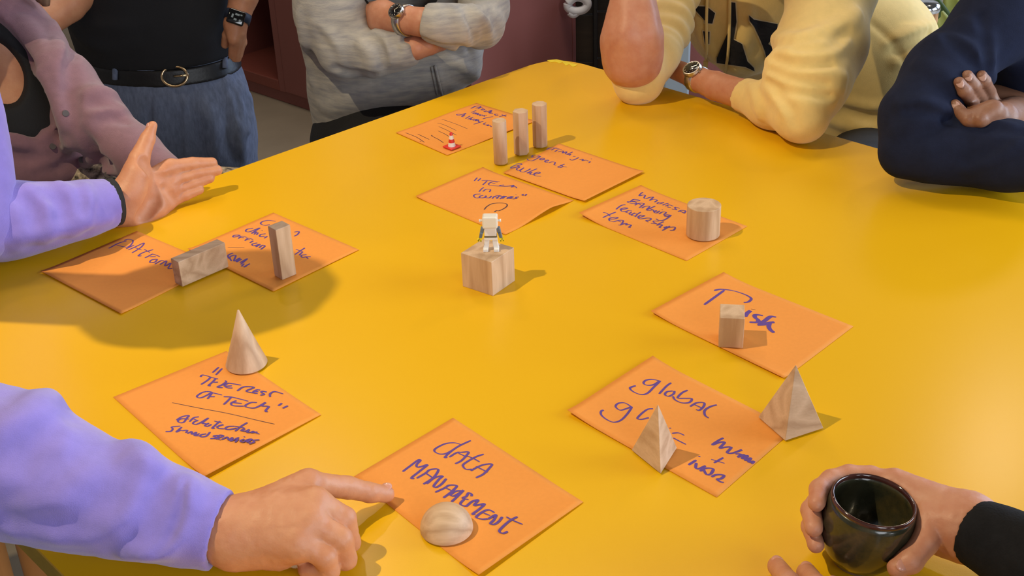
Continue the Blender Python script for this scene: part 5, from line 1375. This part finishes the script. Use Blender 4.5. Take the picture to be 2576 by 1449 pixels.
    def on_chest(poly, off, grow, nm, m, par):
        P = np.array(s3(poly)); ctr = P.mean(0)
        if grow:
            Q = []
            n = len(P)
            for i in range(n):
                t1 = P[i] - P[i - 1]; t2 = P[(i + 1) % n] - P[i]
                n1 = np.array([t1[1], -t1[0]]) / (np.linalg.norm(t1) + 1e-9); n2 = np.array([t2[1], -t2[0]]) / (np.linalg.norm(t2) + 1e-9)
                q = n1 + n2; Q.append(P[i] + q / (np.linalg.norm(q) + 1e-9) * grow)
            area = sum(P[i - 1][0] * P[i][1] - P[i][0] * P[i - 1][1] for i in range(n))
            if area < 0: Q = [2 * P[i] - Q[i] for i in range(n)]
            P = np.array(Q)
        bm = bmesh.new()
        vs = [bm.verts.new((x, y, 0)) for x, y in P]
        f = bm.faces.new(vs)
        bmesh.ops.triangulate(bm, faces=[f])
        for _ in range(3):
            es = [e for e in bm.edges if e.calc_length() > 8]
            if es: bmesh.ops.subdivide_edges(bm, edges=es, cuts=1)
            bmesh.ops.triangulate(bm, faces=[f for f in bm.faces if len(f.verts) > 4])
        last = None
        for v in bm.verts:
            a = c.surf(v.co.x, v.co.y)
            if a is None: a = last
            if a is None: continue
            last = a
            v.co = Vector(a[0] - a[1] * off)
        r = bmesh.ops.extrude_face_region(bm, geom=bm.faces[:])
        bmesh.ops.translate(bm, vec=Vector(unit(ray(1850, 100)) * -0.0012), verts=[g for g in r['geom'] if isinstance(g, bmesh.types.BMVert)])
        return from_bm(nm, bm, m, par, smooth=False)
    L = [[(1255, 55), (1370, 60), (1445, 120), (1420, 215), (1350, 210), (1350, 188), (1385, 182), (1375, 130), (1295, 125), (1265, 95)],
         [(1335, 285), (1395, 290), (1392, 400), (1352, 400)],
         [(1590, 20), (1630, 25), (1640, 200), (1612, 360), (1690, 400), (1740, 560), (1800, 620), (1805, 650), (1720, 610), (1690, 520), (1655, 450), (1605, 440), (1600, 522), (1640, 525), (1640, 575), (1460, 575), (1460, 530), (1510, 525), (1535, 450), (1580, 250)],
         [(1755, 140), (1800, 180), (2015, 220), (2010, 285), (1880, 275), (1930, 400), (1985, 440), (1975, 580), (1930, 600), (1900, 470), (1860, 370), (1800, 240), (1760, 190)]]
    for q in L:
        b = on_chest(q, 0.0030, 3.2, 'letter_border', M_letedge, o)
        on_chest(q, 0.0052, 0, 'letter', M_letter, b)
    # drawcords
    for path in ([(1779, -10), (1777, 60), (1778, 120), (1775, 160)], [(1836, -10), (1835, 60), (1832, 130), (1822, 195)]):
        P = []
        for q in spline(path, 6):
            a = c.surf(*q)
            if a is not None: P.append(a[0] - a[1] * 0.008)
            elif P: P.append(D(q[0], q[1], P[-1][1]))
        bm = bmesh.new(); tube_bm(bm, P, 0.0030, 8)
        dc = from_bm('drawcord', bm, M_hood, o, smooth=True)
        bm = bmesh.new(); t = unit(P[-1] - P[-3]); tube_bm(bm, [P[-1] - t * 0.006, P[-1] - t * 0.005, P[-1] + t * 0.010], [0.0036, 0.0052, 0.0046], 8)
        from_bm('cord_tip', bm, M_hood, dc, smooth=True)
    wrist_watch(o, ls[2] + (ls[1] - ls[2]) * 0.05, ls[1] - ls[2], V3(-0.45, -0.25, 0.85), rp(wj, 30), rp(wj, 30), rp(wj, 25), M_steel)
    hp = D(2215, 420, 2.50)
    hp[2] = min(hp[2], 0.72)
    legs(o, hp, [V3(hp[0] - 0.15, hp[1] - 0.30, 0.54), V3(hp[0] + 0.10, hp[1] - 0.35, 0.54)], [V3(hp[0] - 0.15, hp[1] - 0.25, 0), V3(hp[0] + 0.1, hp[1] - 0.3, 0)], M_blkden, (0.11, 0.08, 0.05), hipr=0.17)
hoodie()

# ------------------------------------------------------------------ person in navy, arms crossed, elbow on the table (right)
M_navy = mat('navy_jersey', (0.010, 0.014, 0.037), 0.9, noise=0.12, nscale=50, bump=0.2, bscale=600, spec=0.2)
def navy():
    E = T(2272, 385, 0.052)
    ua = [E, D(2300, 290, E[1] + .03), D(2370, 190, E[1] + .08), D(2505, 60, E[1] + .14), D(2630, -110, E[1] + .20)]; ur = RX(ua, (56, 72, 84, 92, 110))
    fa = [E, T(2340, 385, 0.055), T(2430, 380, 0.058), T(2530, 392, 0.060), T(2640, 410, 0.065)]; fr = RX(fa, (56, 66, 78, 80, 76))
    tp = DP([(2760, 420, 2.05), (2740, 200, 2.10), (2720, -20, 2.16), (2690, -180, 2.20)]); tr = RX(tp, (220, 225, 215, 140))
    ua2 = DP([(2850, -60, 2.1), (2900, 180, 1.95), (2860, 380, 1.85)]); ur2 = RX(ua2, (110, 95, 85))
    fa2 = DP([(2860, 380, 1.85), (2700, 320, 1.83), (2560, 285, 1.86), (2500, 275, 1.88)]); fr2 = RX(fa2, (80, 70, 55, 42))
    head = D(2660, -460, 2.1)
    o = person('person in a navy sweater at the right edge, arms crossed on the table', (tp[0][0], tp[0][1], 0))
    sk = Sdf(*bounds(tp + ua2 + [head], 0.12), 0.010)
    sk.chain(tp, [r * 0.8 for r in tr], 0.03, flat=((0.3, 1, 0), 0.75)).chain([tp[3], (tp[3] + head) / 2, head], [0.08, 0.056, 0.05], 0.03)
    sk.chain([tp[3]] + ua[::-1] + fa[:3], [0.06] + [0.035] * 8, 0.02).chain(ua2 + fa2, [0.04] * 7, 0.02)
    head_parts(o, head, (-0.7, -0.8, 0), sk, M_hairdk)
    # sweater
    c = Sdf(*bounds(tp + ua2 + fa2[:2] + ua[3:], 0.15), 0.008)
    c.chain(tp, tr, 0.03, flat=((0.3, 1, 0), 0.8), kin=0.05).chain(ua2, ur2, 0.03).chain(fa2[:3], fr2[:3], 0.03).noise(0.004, 14, 2)
    c.chain([tp[3], ua2[0]], [0.09, 0.08], 0.04).chain([tp[3], ua[4], ua[3]], [0.09, ur[4] * 0.9, ur[3] * 0.85], 0.04)
    c1 = Sdf(*bounds(ua + fa, 0.085), 0.0036)
    c1.chain(ua, ur, 0.02, kin=0.04).chain(fa, fr, 0.014, kin=0.03)
    c1.chain(DP([(2620, -60, E[1] + .26), (2640, 120, E[1] + .22), (2660, 320, E[1] + .17)]), RX(ua[:3], (140, 140, 130)), 0.03).chain([ua[4], tp[3]], [ur[4], 0.10], 0.04).chain(DP([(2560, 60, E[1] + .2), (2640, 240, E[1] + .16)]), RX(ua[:2], (110, 120)), 0.03)
    for p_, r, q in (([(2345, 105), (2400, 110), (2460, 150), (2490, 200)], 0.013, 0.006), ([(2315, 165), (2370, 190), (2420, 230)], 0.012, 0.004), ([(2270, 265), (2320, 262), (2360, 275), (2400, 290)], 0.009, 0.005), ([(2265, 330), (2320, 300), (2370, 290)], 0.012, 0.004), ([(2420, 60), (2470, 90), (2490, 150)], 0.012, 0.005), ([(2440, 420), (2500, 390), (2560, 350)], 0.012, 0.004), ([(2400, 310), (2470, 325), (2540, 330)], 0.012, 0.004)):
        c1.ridge(p_, r, q)
    for p_, r, q in (([(2380, 85), (2430, 130), (2470, 185)], 0.010, 0.007), ([(2280, 280), (2330, 278), (2390, 300)], 0.006, 0.005), ([(2470, 40), (2485, 110), (2490, 180)], 0.009, 0.006), ([(2430, 405), (2490, 375), (2550, 340)], 0.009, 0.005), ([(2380, 300), (2440, 308), (2520, 318), (2576, 330)], 0.010, 0.008)):
        c1.groove(p_, r, q)
    c1.noise(0.0016, 28, 3)
    # fingers over the upper arm: placed on the sleeve surface
    def on(x, y, r):
        a = c1.surf(x, y)
        return a[0] - a[1] * (r * 0.55) if a else D(x, y, E[1] + 0.07)
    F = [([(2434, 300), (2414, 280), (2403, 263)], (0.0100, 0.0095, 0.0080)), ([(2466, 300), (2444, 262), (2426, 228), (2413, 207)], (0.0115, 0.0112, 0.0100, 0.0082)), ([(2488, 290), (2468, 250), (2448, 215), (2434, 190)], (0.0118, 0.0114, 0.0102, 0.0084)), ([(2502, 270), (2486, 230), (2476, 205), (2470, 190)], (0.0115, 0.0110, 0.0098, 0.0080))]
    fg = []
    for pts, rr_ in F: fg.append(([on(x, y, r) for (x, y), r in zip(pts, rr_)], list(rr_)))
    pal = [on(2470, 310, 0.016), on(2500, 320, 0.016)]
    yy = fg[1][0][0][1] + 0.012
    hd = hand_sdf(0.0022, [([D(2444, 300, yy), D(2474, 290, yy)], [0.0115, 0.0135]), ([D(2470, 296, yy), D(2500, 276, yy)], [0.0135, 0.014]), ([D(2485, 305, yy + .012), D(2520, 300, yy + .02), fa2[2]], [0.018, 0.024, 0.03])], fg, kp=0.018)
    sdf_obj('body', [sk, hd], M_skinC, o)
    sdf_obj('sweater', [c, c1], M_navy, o)
    for pts, rr_ in fg:
        d = unit(pts[-1] - CAM)
        al = unit(pts[-1] - pts[-2])
        nail(o, M_nailC, pts[-1] - al * 0.002 - d * (rr_[-1] * 0.82), -d + al * 0.25, al, 0.0075, 0.0056)
    hp = tp[0] - V3(0, 0, 0.12); hp[2] = min(hp[2], 0.60)
    legs(o, hp, [V3(hp[0] - 0.25, hp[1] - 0.30, 0.54), V3(hp[0] - 0.05, hp[1] - 0.38, 0.54)], [V3(hp[0] - 0.25, hp[1] - 0.25, 0), V3(hp[0], hp[1] - 0.3, 0)], M_blkden, (0.11, 0.08, 0.05), hipr=0.17)
navy()

# ------------------------------------------------------------------ stoneware cup held by the person in the black sleeve
def glaze():
    m, nt, b = new_mat('dark_green_glaze')
    tc = N(nt, 'ShaderNodeTexCoord')
    nz = N(nt, 'ShaderNodeTexNoise', Scale=22.0, Detail=6.0, Roughness=0.65)
    nt.links.new(tc.outputs['Object'], nz.inputs['Vector'])
    r = N(nt, 'ShaderNodeValToRGB')
    e = r.color_ramp.elements
    e[0].position = 0.3; e[0].color = (0.012, 0.011, 0.006, 1)
    e[1].position = 0.72; e[1].color = (0.085, 0.062, 0.022, 1)
    k = r.color_ramp.elements.new(0.52); k.color = (0.030, 0.030, 0.016, 1)
    nt.links.new(nz.outputs['Fac'], r.inputs[0])
    nt.links.new(r.outputs[0], b.inputs['Base Color'])
    b.inputs['Roughness'].default_value = 0.22
    b.inputs['Coat Weight'].default_value = 0.4
    n2 = N(nt, 'ShaderNodeTexNoise', Scale=70.0, Detail=3.0)
    nt.links.new(tc.outputs['Object'], n2.inputs['Vector'])
    bp = N(nt, 'ShaderNodeBump', Strength=0.12, Distance=0.002)
    nt.links.new(n2.outputs['Fac'], bp.inputs['Height'])
    nt.links.new(bp.outputs['Normal'], b.inputs['Normal'])
    return m
M_glaze = glaze()
M_rim = mat('brown_rim_glaze', (0.055, 0.018, 0.014), 0.12, noise=0.3, nscale=60, coat=0.6)
M_clay = mat('raw_clay', (0.10, 0.07, 0.045), 0.8, noise=0.1, nscale=100)
CB = T(2152, 1418, 0.0)
CH = 0.078
cup = tag(empty('cup', (CB[0], CB[1], TT + 0.0045)), 'dark green stoneware cup with a brown rim, held at the lower right', 'cup')
Mtilt = Matrix.Translation((CB[0], CB[1], TT + 0.0045)) @ Matrix.Rotation(0.12, 4, 'Y') @ Matrix.Rotation(0.03, 4, 'X')
def cup_part(nm, prof, m):
    bm = lathe_bm(prof, 64)
    bmesh.ops.transform(bm, matrix=Mtilt, verts=bm.verts[:])
    return from_bm(nm, bm, m, cup, smooth=True)
_sq = 0.93
outer = [(0.0235, 0.004), (0.029, 0.008), (0.0352, 0.018), (0.0392, 0.032), (0.0408, 0.046), (0.0405, 0.058), (0.0392, 0.068), (0.0380, 0.0745)]
inner = [(0.0350, 0.0745), (0.0362, 0.066), (0.0372, 0.055), (0.0368, 0.044), (0.0345, 0.030), (0.029, 0.017), (0.020, 0.010), (0, 0.0085)]
outer = [(r, z * _sq) for r, z in outer]
inner = [(r, z * _sq) for r, z in inner]
cup_part('bowl', outer + inner, M_glaze)
cup_part('rim', [(r, z - 0.0052) for r, z in [(0.0381, 0.0735), (0.0382, 0.0755), (0.0376, 0.0775), (0.0365, 0.0782), (0.0354, 0.0772), (0.0349, 0.0750), (0.0350, 0.0735)]], M_rim)
cup_part('foot', [(0, 0.0), (0.0225, 0.0), (0.0238, 0.0012), (0.0238, 0.0042), (0.0225, 0.006), (0, 0.006)], M_clay)

M_blks = mat('black_fleece', (0.010, 0.010, 0.012), 0.95, noise=0.2, nscale=80, bump=0.3, bscale=500, spec=0.2)
def cup_holder():
    ax = Vector((Mtilt[0][2], Mtilt[1][2], Mtilt[2][2]))
    C = lambda ang, z, r: np.array(Mtilt @ Vector((r * math.cos(ang), r * math.sin(ang), z)))
    prof = lambda z: float(np.interp(z, [q[1] for q in outer], [q[0] for q in outer]))
    G = lambda deg, z, rad: C(math.radians(deg), z, prof(z) + rad * 0.92)
    o = person('hand and black sleeve of a person at the lower right, holding the cup', tuple(T(2640, 1560)[:2]) + (0,))
    wr = T(2430, 1322, 0.052)
    f = []
    # fingers wrap behind the cup: knuckles on the right-back side, tips at the left
    for z0, z1, d0, d1, r in ((0.061, 0.059, 52, 172, 0.0098), (0.046, 0.040, 48, 186, 0.0102), (0.031, 0.024, 44, 192, 0.0096)):
        pts = [G(d0 + (d1 - d0) * t, z0 + (z1 - z0) * t, r) for t in (0.0, 0.2, 0.4, 0.6, 0.8, 1.0)]
        f.append((pts, [r + 0.002, r + 0.001, r + 0.0006, r, r - 0.0004, r - 0.0018]))
    pts = [G(40 + 110 * t, 0.020 + 0.0 * t, 0.0088) for t in (0, .33, .66, 1)]
    f.append((pts, [0.0095, 0.009, 0.0088, 0.0072]))
    th = ([T(2395, 1318, 0.058), G(-8, 0.058, 0.015), G(-32, 0.050, 0.0118), G(-56, 0.040, 0.0110), G(-68, 0.034, 0.0098)], [0.020, 0.0160, 0.0125, 0.0118, 0.0095])
    palm = [([T(2520, 1365, 0.055), wr, G(20, 0.052, 0.016)], [0.027, 0.0270, 0.018])]
    for z, d in ((0.064, 50), (0.050, 46), (0.036, 42), (0.024, 38)): palm.append(([wr, G(d, z, 0.012)], [0.024, 0.0125]))
    palm.append(([wr - V3(0, 0, 0.012), G(15, 0.028, 0.014)], [0.022, 0.014]))
    hs = hand_sdf(0.0018, palm, f + [th], kp=0.013)
    for za, zb_ in ((0.012, 0.024), (0.024, 0.036), (0.036, 0.05), (0.05, 0.062), (0.062, 0.074)): hs.cut([C(0, za, 0), C(0, zb_, 0)], [prof(za) - 0.0006, prof(zb_) - 0.0006], 0.0008)
    # other hand: fingers on the table at the bottom edge
    oh = []
    for a, b, c_, r in (((2050, 1560), (1985, 1465), (1954, 1424), 0.0098), ((2090, 1560), (2052, 1472), (2028, 1439), 0.0100), ((2140, 1570), (2110, 1500), (2095, 1475), 0.0096)):
        oh.append(([T(*a, 0.034), T(*b, 0.026), T(*c_, 0.0105)], [r + 0.001, r, r - 0.001]))
    h2 = hand_sdf(0.0022, [([T(2110, 1600, 0.035), T(2220, 1680, 0.04), T(2330, 1760, 0.05)], [0.024, 0.026, 0.027])], oh, kp=0.014)
    # body beyond the frame: sits at the right front side of the table
    pel = V3(0.86, 0.50, 0.50); ch = V3(0.83, 0.52, 0.98); nk = V3(0.78, 0.55, 1.20); hd = V3(0.75, 0.56, 1.36)
    el = V3(0.66, 0.74, 0.83); sr = V3(0.78, 0.70, 1.12); sl = V3(0.70, 0.38, 1.12); el2 = V3(0.56, 0.36, 0.86)
    sk = Sdf(*bounds([pel, hd, el, el2, sr, sl], 0.13), 0.011)
    sk.chain([pel, ch], [0.12, 0.13], 0.03, flat=((1, 0.3, 0), 0.72)).chain([ch, nk, hd], [0.09, 0.05, 0.05], 0.03)
    sk.chain([sr, el], [0.045, 0.038], 0.02).chain([sl, el2, T(2330, 1760, 0.05)], [0.045, 0.038, 0.028], 0.02)
    head_parts(o, hd, (-0.9, 0.4, 0), sk, M_hairdk, 0.0)
    sdf_obj('body', [sk, hs, h2], M_skinB, o)
    nail(o, M_nail, th[0][-1] + unit(CAM - th[0][-1]) * 0.0075 + V3(0.004, 0, 0.003), unit(CAM - th[0][-1]) + V3(0.6, 0, 0.2), th[0][-1] - th[0][-2], 0.007, 0.0058)
    for pts, r in oh:
        nail(o, M_nail, pts[-1] + V3(0, 0, r[-1] * 0.82), V3(0, 0, 1), pts[-1] - pts[-2], 0.0065, 0.0055)
    sw = [T(2452, 1335, 0.053), T(2540, 1380, 0.056), T(2650, 1430, 0.065), el]; sr_ = [rp(sw[0], 66), rp(sw[1], 78), rp(sw[2], 88), 0.055]
    c1 = Sdf(*bounds(sw, 0.06), 0.0036)
    e = unit(sw[0] - sw[1])
    c1.chain([sw[0] + e * 0.02] + sw, [sr_[0]] + sr_, 0.02, kin=0.03).noise(0.002, 30, 4)
    c1.capcut(sw[0], e, 0.06)
    c = Sdf(*bounds([pel, ch, nk, sr, sl, el, el2], 0.16), 0.010)
    c.chain([pel, ch, nk - V3(0, 0, 0.05)], [0.15, 0.16, 0.09], 0.04, flat=((1, 0.3, 0), 0.76)).chain([ch + V3(0, 0, 0.08), sr, el], [0.1, 0.08, 0.056], 0.03).chain([ch + V3(0, 0, 0.08), sl, el2, T(2290, 1730, 0.05)], [0.1, 0.08, 0.06, 0.038], 0.03).noise(0.005, 12, 2)
    sdf_obj('sweater', [c, c1], M_blks, o)
    legs(o, pel, [V3(0.50, 0.62, 0.54), V3(0.55, 0.42, 0.54)], [V3(0.52, 0.60, 0), V3(0.56, 0.40, 0)], M_blkden, (0.10, 0.075, 0.05))
cup_holder()

# ------------------------------------------------------------------ plant and glass behind the navy shoulder
M_leaf = mat('broad_leaf', (0.20, 0.26, 0.045), 0.4, col2=(0.38, 0.36, 0.09), nscale=9, coat=0.2)
M_leafd = mat('dark_leaf', (0.035, 0.075, 0.014), 0.45, noise=0.2, nscale=12)
M_stem = mat('green_stem', (0.10, 0.16, 0.04), 0.5)
M_pot = mat('terracotta', (0.50, 0.22, 0.15), 0.8, noise=0.1, nscale=20)
PY = 3.35
pb = D(2385, 250, PY)
plant = tag(empty('potted_plant', (pb[0], pb[1], 0)), 'broad leaved green plant behind the navy sleeve at the top right', 'plant')
def leaf(base, tip, width, bend, m, side):
    base, tip = np.asarray(base), np.asarray(tip)
    ax = tip - base; L = np.linalg.norm(ax); ax = ax / L
    sd = unit(np.cross(ax, side)); nr = np.cross(sd, ax)
    V, F = [], []
    n = 12
    for i in range(n + 1):
        t = i / n
        w = width * math.sin(math.pi * min(1, t * 0.93 + 0.07)) ** 0.8 * (1 - 0.25 * t)
        c = base + ax * L * t + nr * bend * math.sin(math.pi * t)
        for k in (-1, -0.5, 0, 0.5, 1): V.append(c + sd * w * k + nr * (abs(k) * 0.22 * w))
    for i in range(n):
        for k in range(4): F.append((i * 5 + k, i * 5 + k + 1, i * 5 + k + 6, i * 5 + k + 5))
    o = pyd('leaf', V, F, m, plant, smooth=True)
    sm = o.modifiers.new('thickness', 'SOLIDIFY'); sm.thickness = 0.0012
    return o
crown = D(2400, 130, PY) - V3(0, 0, 0.05)
vd = lambda x, y: unit(CAM - D(x, y, PY))
for b, t, w, bd, m in (((2400, 120), (2352, 8), 26, 0.02, M_leaf), ((2410, 110), (2385, -60), 30, 0.02, M_leaf), ((2405, 110), (2395, 10), 12, 0.01, M_leafd), ((2420, 100), (2430, -40), 24, 0.02, M_leaf), ((2400, 125), (2338, 70), 13, 0.01, M_leafd), ((2395, 130), (2345, 112), 14, 0.01, M_leafd), ((2420, 90), (2470, -50), 28, 0.02, M_leaf), ((2410, 110), (2330, -40), 20, 0.02, M_leafd), ((2430, 90), (2500, -20), 24, 0.02, M_leaf)):
    leaf(D(b[0], b[1], PY), D(t[0], t[1], PY - 0.03), rp(crown, w), bd, m, vd(*t))
for x, y in ((2400, 122), (2412, 105), (2428, 92)):
    bm = bmesh.new()
    tube_bm(bm, spline([V3(crown[0], crown[1], 0.40), crown - V3(0, 0, 0.12), D(x, y, PY)], 5), 0.006, 8)
    from_bm('stem', bm, M_stem, plant, smooth=True)
from_bm('pot', lathe_bm([(0, 0), (0.10, 0), (0.15, 0.42), (0.14, 0.43), (0.13, 0.40), (0, 0.39)], 40, (crown[0], crown[1], 0)), M_pot, plant, smooth=True, sharp=0.8)
# ribbed glass jar on a slim stand
M_glass = mat('amber_glass', (0.52, 0.28, 0.13), 0.10, coat=0.8, noise=0.3, nscale=60, stretch=(6, 6, 0.5))
M_chrome = mat('polished_lid', (0.75, 0.80, 0.88), 0.12, metal=1.0)
g = D(2323, 62, 3.0)
jar = tag(empty('glass_jar', (g[0], g[1], 0)), 'ribbed amber glass lamp with a shiny collar, between hoodie and plant', 'lamp')
rib = [((0.030 + 0.0022 * math.cos(i * 2 * math.pi * 14 / 84)) * math.cos(2 * math.pi * i / 84) + g[0], (0.030 + 0.0022 * math.cos(i * 2 * math.pi * 14 / 84)) * math.sin(2 * math.pi * i / 84) + g[1]) for i in range(84)]
from_bm('ribbed_body', prism_bm(rib, g[2] - 0.04, g[2] + 0.035), M_glass, jar, smooth=False)
from_bm('collar', lathe_bm([(0.0, 0.035), (0.034, 0.035), (0.036, 0.042), (0.034, 0.050), (0.028, 0.056), (0, 0.06)], 32, tuple(g)), M_chrome, jar, smooth=True, sharp=0.9)
bm = bmesh.new(); tube_bm(bm, [(g[0], g[1], 0.012), (g[0], g[1], g[2] - 0.04)], 0.010, 12)
from_bm('pole', bm, M_black, jar, smooth=True, sharp=0.9)
from_bm('base', lathe_bm([(0, 0), (0.12, 0), (0.12, 0.010), (0, 0.014)], 40, (g[0], g[1], 0)), M_black, jar, smooth=True, sharp=0.7)
